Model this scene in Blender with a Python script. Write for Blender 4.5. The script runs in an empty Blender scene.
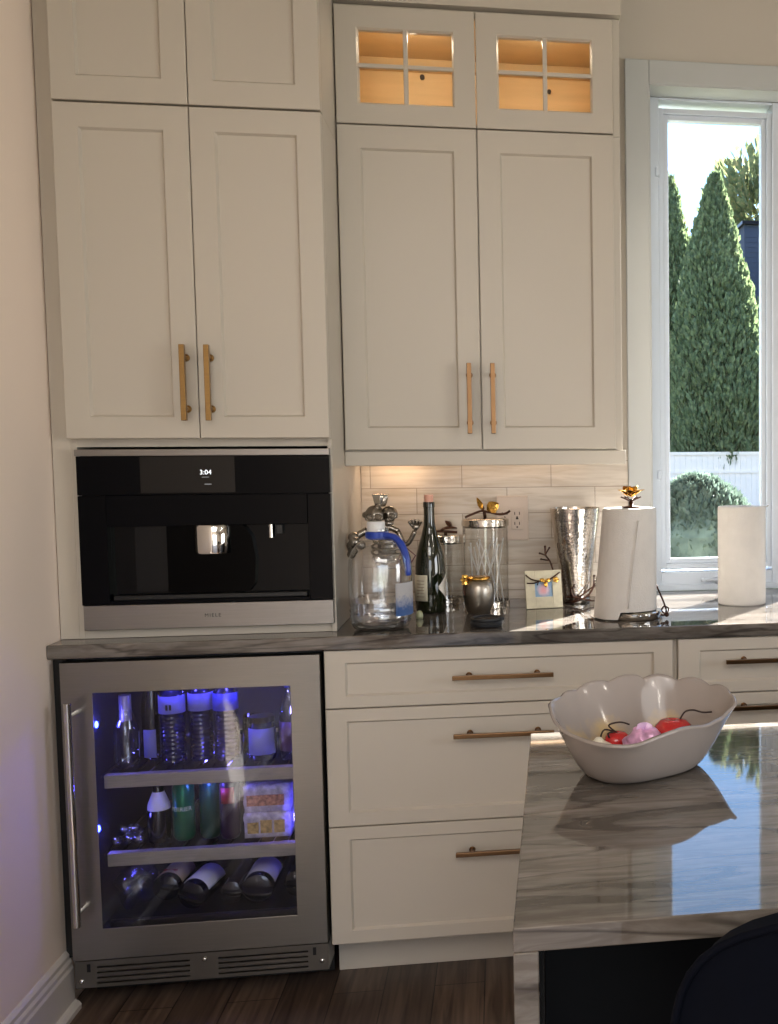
import bpy, bmesh, math, random
from mathutils import Vector, Matrix
random.seed(7)
PI = math.pi
S = bpy.context.scene
COL = S.collection

# ------------------------------------------------------------------ materials
def new_mat(name):
    m = bpy.data.materials.new(name); m.use_nodes = True
    nt = m.node_tree; b = nt.nodes['Principled BSDF']
    return m, nt, b
def rgb(h):
    h = h.lstrip('#'); c = [int(h[i:i+2], 16)/255 for i in (0, 2, 4)]
    return tuple((x/12.92 if x <= .04045 else ((x+.055)/1.055)**2.4) for x in c) + (1,)
def pbr(name, color, rough=.5, metal=0, var=.04, scale=8, bump=0, bscale=60, spec=.5, coat=0, trans=0, ior=1.45, sheen=0, stretch=None):
    m, nt, b = new_mat(name)
    if isinstance(color, str): color = rgb(color)
    N = nt.nodes; L = nt.links
    g = N.new('ShaderNodeNewGeometry'); mp = N.new('ShaderNodeMapping')
    L.new(g.outputs['Position'], mp.inputs['Vector'])
    if stretch: mp.inputs['Scale'].default_value = stretch
    if var:
        n = N.new('ShaderNodeTexNoise'); n.inputs['Scale'].default_value = scale; n.inputs['Detail'].default_value = 4
        L.new(mp.outputs[0], n.inputs['Vector'])
        r = N.new('ShaderNodeValToRGB')
        r.color_ramp.elements[0].position = .3; r.color_ramp.elements[1].position = .7
        r.color_ramp.elements[0].color = tuple(c*(1-var) for c in color[:3])+(1,)
        r.color_ramp.elements[1].color = tuple(min(1, c*(1+var)) for c in color[:3])+(1,)
        L.new(n.outputs['Fac'], r.inputs[0]); L.new(r.outputs[0], b.inputs['Base Color'])
    else: b.inputs['Base Color'].default_value = color
    if bump:
        n2 = N.new('ShaderNodeTexNoise'); n2.inputs['Scale'].default_value = bscale
        L.new(mp.outputs[0], n2.inputs['Vector'])
        bp = N.new('ShaderNodeBump'); bp.inputs['Strength'].default_value = bump; bp.inputs['Distance'].default_value = .002
        L.new(n2.outputs['Fac'], bp.inputs['Height']); L.new(bp.outputs[0], b.inputs['Normal'])
    b.inputs['Roughness'].default_value = rough; b.inputs['Metallic'].default_value = metal
    b.inputs['Specular IOR Level'].default_value = spec; b.inputs['Coat Weight'].default_value = coat
    b.inputs['Transmission Weight'].default_value = trans; b.inputs['IOR'].default_value = ior
    b.inputs['Sheen Weight'].default_value = sheen
    return m
def emit(name, color, strength):
    m, nt, b = new_mat(name)
    b.inputs['Base Color'].default_value = color; b.inputs['Emission Color'].default_value = color
    b.inputs['Emission Strength'].default_value = strength
    return m
def thin_glass(name, tint=(1, 1, 1, 1), refl=1.0, rough=0.0, ior=1.45, base=0.0):
    # a thin pane: transparent with Fresnel reflection
    m = bpy.data.materials.new(name); m.use_nodes = True; nt = m.node_tree; N = nt.nodes; L = nt.links
    N.remove(N['Principled BSDF']); out = N['Material Output']
    t = N.new('ShaderNodeBsdfTransparent'); t.inputs[0].default_value = tint
    g = N.new('ShaderNodeBsdfGlossy'); g.inputs['Roughness'].default_value = rough
    # Schlick reflectance from the angle of view, the same from either face of the sheet
    ge = N.new('ShaderNodeNewGeometry'); dt = N.new('ShaderNodeVectorMath'); dt.operation = 'DOT_PRODUCT'
    L.new(ge.outputs['Incoming'], dt.inputs[0]); L.new(ge.outputs['Normal'], dt.inputs[1])
    ab = N.new('ShaderNodeMath'); ab.operation = 'ABSOLUTE'; L.new(dt.outputs['Value'], ab.inputs[0])
    iv = N.new('ShaderNodeMath'); iv.operation = 'SUBTRACT'; iv.use_clamp = True; iv.inputs[0].default_value = 1; L.new(ab.outputs[0], iv.inputs[1])
    pw = N.new('ShaderNodeMath'); pw.operation = 'POWER'; pw.inputs[1].default_value = 5; L.new(iv.outputs[0], pw.inputs[0])
    f0 = ((ior-1)/(ior+1))**2
    f = N.new('ShaderNodeMath'); f.operation = 'MULTIPLY_ADD'; f.inputs[1].default_value = 1-f0; f.inputs[2].default_value = f0; L.new(pw.outputs[0], f.inputs[0])
    mu = N.new('ShaderNodeMath'); mu.operation = 'MULTIPLY_ADD'; mu.inputs[1].default_value = refl; mu.inputs[2].default_value = base
    mx = N.new('ShaderNodeMixShader')
    L.new(f.outputs[0], mu.inputs[0]); L.new(mu.outputs[0], mx.inputs[0])
    L.new(t.outputs[0], mx.inputs[1]); L.new(g.outputs[0], mx.inputs[2]); L.new(mx.outputs[0], out.inputs[0])
    return m
def hammered(name, color, rough=.12, scale=110, strength=.5, dist=.0015, metal=1):
    m, nt, b = new_mat(name); N = nt.nodes; L = nt.links
    v = N.new('ShaderNodeTexVoronoi'); v.inputs['Scale'].default_value = scale
    g = N.new('ShaderNodeNewGeometry'); L.new(g.outputs['Position'], v.inputs['Vector'])
    bp = N.new('ShaderNodeBump'); bp.inputs['Strength'].default_value = strength; bp.inputs['Distance'].default_value = dist
    L.new(v.outputs['Distance'], bp.inputs['Height']); L.new(bp.outputs[0], b.inputs['Normal'])
    b.inputs['Base Color'].default_value = rgb(color); b.inputs['Metallic'].default_value = metal; b.inputs['Roughness'].default_value = rough
    return m
def quartzite():
    m, nt, b = new_mat('quartzite'); N = nt.nodes; L = nt.links
    g = N.new('ShaderNodeNewGeometry'); mp = N.new('ShaderNodeMapping')
    mp.inputs['Scale'].default_value = (1.1, 6.5, 6.5); mp.inputs['Rotation'].default_value = (0, 0, .12)
    L.new(g.outputs['Position'], mp.inputs['Vector'])
    def noise(scale, det, dis, rough=.6):
        n = N.new('ShaderNodeTexNoise'); n.inputs['Scale'].default_value = scale; n.inputs['Detail'].default_value = det
        n.inputs['Distortion'].default_value = dis; n.inputs['Roughness'].default_value = rough
        L.new(mp.outputs[0], n.inputs['Vector']); return n
    n1 = noise(1.7, 8, .5); r1 = N.new('ShaderNodeValToRGB'); e = r1.color_ramp.elements
    e[0].position = .25; e[0].color = rgb('#45413e'); e[1].position = .75; e[1].color = rgb('#938b83')
    k = e.new(.45); k.color = rgb('#645f59'); k = e.new(.58); k.color = rgb('#77706a')
    L.new(n1.outputs['Fac'], r1.inputs[0])
    n2 = noise(1.3, 4, 1.4, .5); r2 = N.new('ShaderNodeValToRGB'); e = r2.color_ramp.elements
    e[0].position = .472; e[0].color = (1, 1, 1, 1); e[1].position = .528; e[1].color = (1, 1, 1, 1)
    k = e.new(.5); k.color = rgb('#97928e')
    L.new(n2.outputs['Fac'], r2.inputs[0])
    n3 = noise(9, 4, .8); r3 = N.new('ShaderNodeValToRGB'); e = r3.color_ramp.elements
    e[0].position = .4; e[0].color = rgb('#d8d2ce'); e[1].position = .6; e[1].color = (1, 1, 1, 1)
    L.new(n3.outputs['Fac'], r3.inputs[0])
    a = N.new('ShaderNodeMixRGB'); a.blend_type = 'MULTIPLY'; a.inputs[0].default_value = .85
    L.new(r1.outputs[0], a.inputs[1]); L.new(r2.outputs[0], a.inputs[2])
    c = N.new('ShaderNodeMixRGB'); c.blend_type = 'MULTIPLY'; c.inputs[0].default_value = 1
    L.new(a.outputs[0], c.inputs[1]); L.new(r3.outputs[0], c.inputs[2]); L.new(c.outputs[0], b.inputs['Base Color'])
    b.inputs['Roughness'].default_value = .035; b.inputs['Specular IOR Level'].default_value = .6
    return m
def tile_mat():
    m, nt, b = new_mat('backsplash_tile'); N = nt.nodes; L = nt.links
    g = N.new('ShaderNodeNewGeometry'); sx = N.new('ShaderNodeSeparateXYZ'); cx = N.new('ShaderNodeCombineXYZ')
    L.new(g.outputs['Position'], sx.inputs[0])
    ax = N.new('ShaderNodeMath'); ax.operation = 'ADD'; ax.inputs[1].default_value = .274*4 - .959 - .139
    az = N.new('ShaderNodeMath'); az.operation = 'ADD'; az.inputs[1].default_value = -.3025
    L.new(sx.outputs[0], ax.inputs[0]); L.new(sx.outputs[2], az.inputs[0])
    L.new(ax.outputs[0], cx.inputs[0]); L.new(az.outputs[0], cx.inputs[1])
    br = N.new('ShaderNodeTexBrick'); br.inputs['Scale'].default_value = 1; br.inputs['Brick Width'].default_value = .274
    br.inputs['Row Height'].default_value = .08; br.inputs['Mortar Size'].default_value = .0013; br.inputs['Mortar Smooth'].default_value = .2
    br.inputs['Bias'].default_value = 0
    br.inputs['Color1'].default_value = rgb('#cfc3b4'); br.inputs['Color2'].default_value = rgb('#c2b5a6'); br.inputs['Mortar'].default_value = rgb('#998c7f')
    L.new(cx.outputs[0], br.inputs['Vector'])
    mp = N.new('ShaderNodeMapping'); mp.inputs['Scale'].default_value = (3, 3, 30); L.new(g.outputs['Position'], mp.inputs[0])
    n = N.new('ShaderNodeTexNoise'); n.inputs['Scale'].default_value = 2; n.inputs['Detail'].default_value = 5; n.inputs['Distortion'].default_value = .6
    L.new(mp.outputs[0], n.inputs['Vector'])
    r = N.new('ShaderNodeValToRGB'); r.color_ramp.elements[0].color = rgb('#e8e3dd'); r.color_ramp.elements[0].position = .35
    r.color_ramp.elements[1].color = (1, 1, 1, 1); r.color_ramp.elements[1].position = .6
    L.new(n.outputs['Fac'], r.inputs[0])
    a = N.new('ShaderNodeMixRGB'); a.blend_type = 'MULTIPLY'; a.inputs[0].default_value = 1
    L.new(br.outputs['Color'], a.inputs[1]); L.new(r.outputs[0], a.inputs[2]); L.new(a.outputs[0], b.inputs['Base Color'])
    bp = N.new('ShaderNodeBump'); bp.invert = True; bp.inputs['Strength'].default_value = .5; bp.inputs['Distance'].default_value = .001
    L.new(br.outputs['Fac'], bp.inputs['Height']); L.new(bp.outputs[0], b.inputs['Normal'])
    b.inputs['Roughness'].default_value = .22
    return m
def wood_floor():
    m, nt, b = new_mat('dark_hardwood'); N = nt.nodes; L = nt.links
    g = N.new('ShaderNodeNewGeometry'); sx = N.new('ShaderNodeSeparateXYZ'); cx = N.new('ShaderNodeCombineXYZ')
    L.new(g.outputs['Position'], sx.inputs[0]); L.new(sx.outputs[1], cx.inputs[0]); L.new(sx.outputs[0], cx.inputs[1])
    br = N.new('ShaderNodeTexBrick'); br.inputs['Scale'].default_value = 1; br.inputs['Brick Width'].default_value = 1.3
    br.inputs['Row Height'].default_value = .127; br.inputs['Mortar Size'].default_value = .0015; br.offset = .37
    br.inputs['Color1'].default_value = rgb('#6e5a4c'); br.inputs['Color2'].default_value = rgb('#54443a'); br.inputs['Mortar'].default_value = rgb('#1c1511')
    L.new(cx.outputs[0], br.inputs['Vector'])
    mp = N.new('ShaderNodeMapping'); mp.inputs['Scale'].default_value = (45, 2.5, 1); L.new(g.outputs['Position'], mp.inputs[0])
    n = N.new('ShaderNodeTexNoise'); n.inputs['Scale'].default_value = 1.2; n.inputs['Detail'].default_value = 6; n.inputs['Distortion'].default_value = .8
    L.new(mp.outputs[0], n.inputs['Vector'])
    r = N.new('ShaderNodeValToRGB'); r.color_ramp.elements[0].color = rgb('#8a807a'); r.color_ramp.elements[0].position = .3
    r.color_ramp.elements[1].color = (1, 1, 1, 1); r.color_ramp.elements[1].position = .7
    L.new(n.outputs['Fac'], r.inputs[0])
    a = N.new('ShaderNodeMixRGB'); a.blend_type = 'MULTIPLY'; a.inputs[0].default_value = 1
    L.new(br.outputs['Color'], a.inputs[1]); L.new(r.outputs[0], a.inputs[2]); L.new(a.outputs[0], b.inputs['Base Color'])
    b.inputs['Roughness'].default_value = .42
    return m
def maple():
    return pbr('maple_interior', '#d9be92', .5, var=.08, scale=3, stretch=(1, 4, 12))

M = dict(
    cab=pbr('cabinet_paint', '#bbb2a5', .36, var=.01, scale=3),
    wall=pbr('wall_paint_warm', '#eedccc', .85, var=.015, scale=2, bump=.05, bscale=300),
    wall_b=pbr('wall_paint_greige', '#bdb4a8', .85, var=.015, scale=2),
    trim=pbr('white_trim_paint', '#b4b5b3', .4, var=.01), base=pbr('baseboard_paint', '#d3cbc4', .4, var=.01),
    ceil=pbr('ceiling_paint', '#bdb6ac', .9, var=.01),
    quartz=quartzite(), tile=tile_mat(), floor=wood_floor(), maple=maple(),
    brass=pbr('brushed_brass', '#92744a', .32, 1, var=.06, scale=40, stretch=(1, 1, 8)),
    brass_dark=pbr('brass_dark_reflection', '#73563c', .3, 1, var=.06, scale=40),  # same brass, with its dark reflections put into the colour
    steel=pbr('brushed_steel', '#8b8782', .3, 1, var=.05, scale=10, stretch=(1, 1, 60)),
    steel_h=pbr('brushed_steel_horizontal', '#8f8b88', .3, 1, var=.05, scale=10, stretch=(1, 1, 60)),
    chrome=pbr('polished_chrome', '#d5d2ce', .06, 1, var=0),
    black_glass=pbr('black_glass', '#020307', .03, 0, var=0, spec=.13),
    black=pbr('black_plastic', '#08080a', .35, var=0),
    black_in=pbr('fridge_liner', '#202229', .5, var=.03),
    rubber=pbr('black_rubber', '#15171b', .55, var=.05),
    vinyl=pbr('white_window_vinyl', '#c6cdd6', .35, var=.01),
    winglass=thin_glass('window_glass', (.98, .99, .985, 1), .3),
    cabglass=thin_glass('cabinet_glass', (1, .98, .94, 1), .5),
    frglass=thin_glass('tinted_fridge_glass', (.86, .87, .92, 1), 1.0, base=.0),
    clear=thin_glass('clear_glass', (.985, .985, .98, 1), 1.3, .02, base=.008),
    pet=thin_glass('clear_plastic', (.93, .945, .96, 1), 2.0, .10, base=.09),
    water=thin_glass('bottled_water', (.93, .95, .98, 1), 2.2, .03, base=.10),
    green_glass=pbr('dark_green_glass', '#141a0c', .05, var=0, spec=.8, coat=.5),
    dark_glass=pbr('near_black_bottle_glass', '#0b0d12', .07, var=0, spec=.8, coat=.4),
    cork=pbr('pink_cork', '#e0a893', .7, var=.05, scale=60),
    paper=pbr('cream_label_paper', '#d8cfb8', .7, var=.03),
    white_paper=pbr('white_label_paper', '#dcdadf', .7, var=.04),
    towel=pbr('white_paper_towel', '#cfcac4', .95, var=.03, scale=30, bump=.5, bscale=260),
    card=pbr('cardboard_core', '#8a7a68', .9),
    ham=hammered('hammered_silver', '#d6d0c8', .16, 130, .3, .0012),
    oldsilver=pbr('aged_silver', '#a39c92', .3, 1, var=.08, scale=30, bump=.3, bscale=120),
    pewter=hammered('pewter', '#9b9389', .26, 240, .35, .0015),
    gold=hammered('gold_leaf_metal', '#cfa04e', .25, 160, .4, .001),
    darkmetal=pbr('oil_rubbed_bronze', '#4a342b', .35, 1, var=.2, scale=60),
    plate=pbr('outlet_plate_plastic', '#cdbcae', .35, var=0),
    slot=pbr('outlet_slot', '#3a2f2a', .6, var=0),
    blue=pbr('blue_plastic', '#1d3c9c', .35, var=.03),
    white_pl=pbr('white_plastic', '#dcdcdc', .35, var=.02),
    porcelain=pbr('glazed_porcelain', '#c9c0bb', .12, var=.02, coat=.6),
    island=pbr('island_black_paint', '#050609', .5, var=.05, spec=.15),
    velvet=pbr('navy_velvet', '#01030c', .8, var=.1, scale=40, spec=.1),
    leg=pbr('black_stool_metal', '#15151a', .35, .8, var=0),
    navy=pbr('navy_house_siding', '#2e3a52', .8, var=.05, scale=4),
    vinylf=pbr('white_vinyl_fence', '#fbeadd', .5, var=.02),
    grass=pbr('lawn', '#55583c', .95, var=.3, scale=12),
    bark=pbr('tree_bark', '#4b3a2c', .95, var=.2, scale=20),
)
def foliage(name, a, bb, c):
    m, nt, b = new_mat(name); N = nt.nodes; L = nt.links
    g = N.new('ShaderNodeNewGeometry'); n = N.new('ShaderNodeTexNoise'); n.inputs['Scale'].default_value = 9; n.inputs['Detail'].default_value = 4
    L.new(g.outputs['Position'], n.inputs['Vector'])
    r = N.new('ShaderNodeValToRGB'); e = r.color_ramp.elements
    e[0].position = .3; e[0].color = rgb(a); e[1].position = .72; e[1].color = rgb(c); k = e.new(.5); k.color = rgb(bb)
    L.new(n.outputs['Fac'], r.inputs[0]); L.new(r.outputs[0], b.inputs['Base Color'])
    b.inputs['Roughness'].default_value = .7
    tr = N.new('ShaderNodeBsdfTranslucent'); L.new(r.outputs[0], tr.inputs[0]); mx = N.new('ShaderNodeMixShader'); mx.inputs[0].default_value = .35
    L.new(b.outputs[0], mx.inputs[1]); L.new(tr.outputs[0], mx.inputs[2]); L.new(mx.outputs[0], N['Material Output'].inputs[0])
    return m
M['leaf'] = foliage('arborvitae_foliage', '#56664a', '#6e7e5a', '#98a474')
M['leaf2'] = foliage('hedge_foliage', '#4b5a4e', '#617266', '#7e9080')
M['leaf3'] = foliage('far_tree_foliage', '#5f6f55', '#7c885f', '#ac9a72')

# ------------------------------------------------------------------ mesh helpers
def link(name, bm, m, parent=None, smooth=False, bevel=0, seg=2, loc=None, mats=None):
    me = bpy.data.meshes.new(name)
    bmesh.ops.recalc_face_normals(bm, faces=bm.faces[:])
    bm.to_mesh(me); bm.free()
    for mm in (mats or [m]): me.materials.append(mm)
    o = bpy.data.objects.new(name, me); COL.objects.link(o)
    if smooth:
        for p in me.polygons: p.use_smooth = True
        if smooth == 'auto':
            try: me.set_sharp_from_angle(angle=math.radians(35))
            except Exception: pass
    if parent:
        o.parent = parent
        if parent.get('_o'):
            pass
        # all child meshes are written in world coordinates; cancel the parents' offset
        off = Vector((0, 0, 0)); p = parent
        while p: off += p.location; p = p.parent
        o.location = -off
        if loc: o.location = Vector(loc) - off
    elif loc: o.location = loc
    if bevel:
        md = o.modifiers.new('bevel', 'BEVEL'); md.width = bevel; md.segments = seg; md.limit_method = 'ANGLE'; md.angle_limit = math.radians(40)
    return o
def tag(o, label, cat, group=None):
    o['label'] = label; o['category'] = cat
    if group: o['group'] = group
    return o
def thing(name, loc, label, cat, group=None):
    o = bpy.data.objects.new(name, None); COL.objects.link(o); o.location = loc; o.empty_display_size = .05
    return tag(o, label, cat, group)
def struct(o): o['kind'] = 'structure'; return o
def B(): return bmesh.new()
def box(bm, x0, x1, y0, y1, z0, z1, mi=0):
    v = [bm.verts.new(p) for p in ((x0, y0, z0), (x1, y0, z0), (x1, y1, z0), (x0, y1, z0), (x0, y0, z1), (x1, y0, z1), (x1, y1, z1), (x0, y1, z1))]
    for f in ((0, 3, 2, 1), (4, 5, 6, 7), (0, 1, 5, 4), (1, 2, 6, 5), (2, 3, 7, 6), (3, 0, 4, 7)):
        q = bm.faces.new([v[i] for i in f]); q.material_index = mi
    return bm
def prism(bm, pts, z0, z1):
    a = [bm.verts.new((x, y, z0)) for x, y in pts]; b = [bm.verts.new((x, y, z1)) for x, y in pts]; n = len(pts)
    bm.faces.new(a[::-1]); bm.faces.new(b)
    for i in range(n): bm.faces.new((a[i], a[(i+1) % n], b[(i+1) % n], b[i]))
    return bm
def lathe(bm, prof, c=(0, 0, 0), seg=32, axis='z', sx=1, sy=1, mi=0, warp=None):
    # prof: (radius, height) from bottom to top; r=0 closes with a pole
    rings = []
    for r, h in prof:
        if r < 1e-6: ring = [Vector((0, 0, h))]
        else:
            ring = []
            for k in range(seg):
                t = 2*PI*k/seg; rr = r*(warp(t, h) if warp else 1)
                ring.append(Vector((rr*math.cos(t)*sx, rr*math.sin(t)*sy, h)))
        vs = []
        for p in ring:
            if axis == 'y': p = Vector((p.x, -p.z, p.y))   # height runs towards the viewer (-y)
            elif axis == 'x': p = Vector((p.z, p.x, p.y))
            vs.append(bm.verts.new(p + Vector(c)))
        rings.append(vs)
    for a, b in zip(rings, rings[1:]):
        for k in range(seg):
            k2 = (k+1) % seg
            if len(a) == 1 and len(b) == 1: continue
            if len(a) == 1: f = (a[0], b[k2], b[k])
            elif len(b) == 1: f = (a[k], a[k2], b[0])
            else: f = (a[k], a[k2], b[k2], b[k])
            q = bm.faces.new(f); q.material_index = mi
    return bm
def cat(pts, n=6, closed=False):
    P = [Vector(p) for p in pts]; out = []; L = len(P)
    rng = range(L) if closed else range(L-1)
    for i in rng:
        if closed: a, b, c, d = P[(i-1) % L], P[i], P[(i+1) % L], P[(i+2) % L]
        else: a, b, c, d = P[max(i-1, 0)], P[i], P[i+1], P[min(i+2, L-1)]
        for k in range(n):
            t = k/n
            out.append(.5*((2*b)+(c-a)*t+(2*a-5*b+4*c-d)*t*t+(3*b-a-3*c+d)*t**3))
    if not closed: out.append(P[-1])
    return out
def tube(bm, pts, r, seg=10, cap=True, mi=0):
    pts = [Vector(p) for p in pts]; n = len(pts)
    R = r if isinstance(r, (list, tuple)) else [r]*n
    prev = None; rings = []
    for i, p in enumerate(pts):
        d = (pts[min(i+1, n-1)]-pts[max(i-1, 0)]).normalized()
        if prev is None:
            u = d.orthogonal().normalized()
        else:
            u = (prev - d*prev.dot(d)).normalized()
        prev = u; w = d.cross(u)
        rings.append([bm.verts.new(p+(u*math.cos(2*PI*k/seg)+w*math.sin(2*PI*k/seg))*R[i]) for k in range(seg)])
    for a, b in zip(rings, rings[1:]):
        for k in range(seg):
            q = bm.faces.new((a[k], a[(k+1) % seg], b[(k+1) % seg], b[k])); q.material_index = mi
    if cap:
        q = bm.faces.new(rings[0][::-1]); q.material_index = mi
        q = bm.faces.new(rings[-1]); q.material_index = mi
    return bm
def blob(bm, c, r, sub=2, s=(1, 1, 1), rot=None, mi=0):
    ret = bmesh.ops.create_icosphere(bm, subdivisions=sub, radius=r)
    for v in ret['verts']:
        p = Vector((v.co.x*s[0], v.co.y*s[1], v.co.z*s[2]))
        if rot: p = rot @ p
        v.co = p + Vector(c)
    for f in {f for v in ret['verts'] for f in v.link_faces}: f.material_index = mi
    return bm
def leaf(bm, c, d, up, L=.03, w=.012, th=.0012, mi=0):
    c = Vector(c); d = Vector(d).normalized(); up = Vector(up).normalized(); s = d.cross(up).normalized(); up = s.cross(d)
    prof = [(0, .15), (.2, .75), (.45, 1), (.7, .75), (.9, .35), (1, .02)]
    top = []; bot = []
    for t, k in prof:
        cup = up*(.18*L*math.sin(t*PI))
        row = [c+d*L*t+s*w*k*q+cup*(1-.6*abs(q))*1.0 for q in (-1, 0, 1)]
        top.append([bm.verts.new(p) for p in row]); bot.append([bm.verts.new(p-up*th) for p in row])
    for i in range(len(prof)-1):
        for q in (0, 1):
            for S_ in (top, bot):
                f = bm.faces.new((S_[i][q], S_[i][q+1], S_[i+1][q+1], S_[i+1][q])); f.material_index = mi
        for q in (0, 2):
            f = bm.faces.new((top[i][q], top[i+1][q], bot[i+1][q], bot[i][q])); f.material_index = mi
    return bm
def patch(bm, c, r, h0, h1, a0, a1, seg=12, sx=1, sy=1):
    # a curved label: part of a cylinder wall around c, angles in degrees (270 = towards the viewer)
    A = [math.radians(a0+(a1-a0)*k/seg) for k in range(seg+1)]
    g = []
    for rr in (r, r+.0006):
        g.append([[bm.verts.new((c[0]+rr*sx*math.cos(a), c[1]+rr*sy*math.sin(a), h)) for a in A] for h in (h0, h1)])
    for s in (0, 1):
        for k in range(seg): bm.faces.new((g[s][0][k], g[s][0][k+1], g[s][1][k+1], g[s][1][k]))
    for j in (0, 1):
        for k in range(seg): bm.faces.new((g[0][j][k], g[0][j][k+1], g[1][j][k+1], g[1][j][k]))
    for k in (0, seg): bm.faces.new((g[0][0][k], g[0][1][k], g[1][1][k], g[1][0][k]))
    return bm
def text_mesh(name, s, size, m, parent, loc, rot=(PI/2, 0, 0), depth=.0004, bend=None, spacing=1.0):
    cu = bpy.data.curves.new(name, 'FONT'); cu.body = s; cu.size = size; cu.extrude = depth; cu.align_x = 'CENTER'; cu.align_y = 'CENTER'
    cu.space_character = spacing
    t = bpy.data.objects.new('tmp', cu); COL.objects.link(t)
    bpy.context.view_layer.update()
    me = bpy.data.meshes.new_from_object(t.evaluated_get(bpy.context.evaluated_depsgraph_get()))
    bpy.data.objects.remove(t); bpy.data.curves.remove(cu)
    me.materials.clear(); me.materials.append(m)
    from mathutils import Euler
    R = Euler(rot).to_matrix()
    for v in me.vertices:
        if bend:   # wrap around a vertical cylinder of radius bend centred at loc
            a = -PI/2 + v.co.x/bend + math.radians(rot[2] if False else 0)
            rr = bend + v.co.z + .0008
            v.co = Vector((rr*math.cos(a), rr*math.sin(a), v.co.y)) + Vector(loc)
        else: v.co = R @ v.co + Vector(loc)
    o = bpy.data.objects.new(name, me); COL.objects.link(o)
    o.parent = parent
    off = Vector((0, 0, 0)); p = parent
    while p: off += p.location; p = p.parent
    o.location = -off
    return o

# ------------------------------------------------------------------ the room shell
Wy = .634; CT = .914; DEP = .20      # wall face, counter top height, wall thickness
OX0, OX1, OZ1 = 1.5518, 3.10, 2.503  # window opening
bm = B(); box(bm, -.2, 5.2, -6.2, Wy+DEP, -.08, 0); struct(link('floor', bm, M['floor']))
bm = B(); box(bm, -.2, 5.2, -6.2, Wy+DEP, 2.95, 3.05); struct(link('ceiling', bm, M['ceil']))
bm = B(); box(bm, -.2, 0, -6.2, Wy+DEP, 0, 2.95); struct(link('wall_left', bm, M['wall']))
bm = B(); box(bm, 5.0, 5.2, -6.2, -4.4, 0, 2.95); box(bm, 5.0, 5.2, -2.0, Wy+DEP, 0, 2.95); box(bm, 5.0, 5.2, -4.4, -2.0, 0, .4); box(bm, 5.0, 5.2, -4.4, -2.0, 2.3, 2.95); struct(link('wall_right', bm, M['wall_b']))
bm = B()
box(bm, 0, OX0, Wy, Wy+DEP, 0, 2.95); box(bm, OX1, 5.0, Wy, Wy+DEP, 0, 2.95)
box(bm, OX0, OX1, Wy, Wy+DEP, OZ1, 2.95); box(bm, OX0, OX1, Wy, Wy+DEP, 0, .88)
struct(link('wall_back', bm, M['wall_b']))
# wall behind the viewer, with an unseen opening added to bring in light
bm = B()
box(bm, 0, .3, -6.2, -6.0, 0, 2.95); box(bm, 2.4, 5.0, -6.2, -6.0, 0, 2.95); box(bm, .3, 2.4, -6.2, -6.0, 2.3, 2.95)
struct(link('wall_front', bm, M['wall_b']))
bm = B()
for x in (.3, 1.0, 1.67, 2.34): box(bm, x, x+.06, -6.14, -6.08, 0, 2.3)
box(bm, .3, 2.4, -6.14, -6.08, 2.24, 2.3); box(bm, .3, 2.4, -6.14, -6.08, 0, .06)
struct(link('added_door', bm, M['trim']))  # unseen door frame, added with the opening for light from behind
bm = B()
for y in (-4.4, -3.23, -2.06): box(bm, 5.06, 5.12, y, y+.06, .4, 2.3)
box(bm, 5.06, 5.12, -4.4, -2.0, .4, .46); box(bm, 5.06, 5.12, -4.4, -2.0, 2.24, 2.3); struct(link('added_window', bm, M['vinyl']))  # unseen window, added with its wall opening for light from the right

# baseboard on the left wall, moulded profile
bm = B()
prof = [(0, 0), (.030, 0), (.030, .012), (.024, .020), (.016, .024), (.016, .105), (.013, .112), (.013, .122), (.009, .130), (.009, .140), (.004, .148), (0, .150)]
y0, y1 = -6.0, .035
a = [bm.verts.new((x, y0, z)) for x, z in prof]; b = [bm.verts.new((x, y1, z)) for x, z in prof]
for i in range(len(prof)-1): bm.faces.new((a[i], a[i+1], b[i+1], b[i]))
bm.faces.new(a); bm.faces.new(b)
struct(link('baseboard_left', bm, M['base']))

# ------------------------------------------------------------------ window
wn = bpy.data.objects.new('window_1', None); COL.objects.link(wn); wn.location = (2.3, Wy, CT); struct(wn)
Fy = .72
bm = B()  # casing boards on the wall
box(bm, 1.4776, OX0, Wy-.018, Wy, CT, 2.576); box(bm, OX1, OX1+.075, Wy-.018, Wy, CT, 2.576); box(bm, OX0, OX1, Wy-.018, Wy, OZ1, 2.576)
link('casing', bm, M['trim'], wn, bevel=.003)
bm = B()  # jamb liner of the reveal
box(bm, OX0, OX0+.004, Wy-.016, Fy, CT, OZ1); box(bm, OX1-.004, OX1, Wy-.016, Fy, CT, OZ1); box(bm, OX0, OX1, Wy-.016, Fy, OZ1-.004, OZ1)
link('jamb_liner', bm, M['trim'], wn)
fx0 = OX0+.004; fx1 = OX1-.004; fz1 = OZ1-.004
bm = B()  # vinyl outer frame with mullion
box(bm, fx0, 1.598, Fy, Fy+.09, CT, fz1); box(bm, 1.972, 2.135, Fy, Fy+.09, CT, fz1); box(bm, fx1-.05, fx1, Fy, Fy+.09, CT, fz1)
for xa, xb in ((1.598, 1.972), (2.135, fx1-.05)):
    box(bm, xa, xb, Fy, Fy+.09, CT, .975); box(bm, xa, xb, Fy, Fy+.09, 2.492, fz1)
box(bm, fx0, fx1, Fy-.012, Fy, CT, .934)
link('window_frame', bm, M['vinyl'], wn, bevel=.003)
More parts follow.
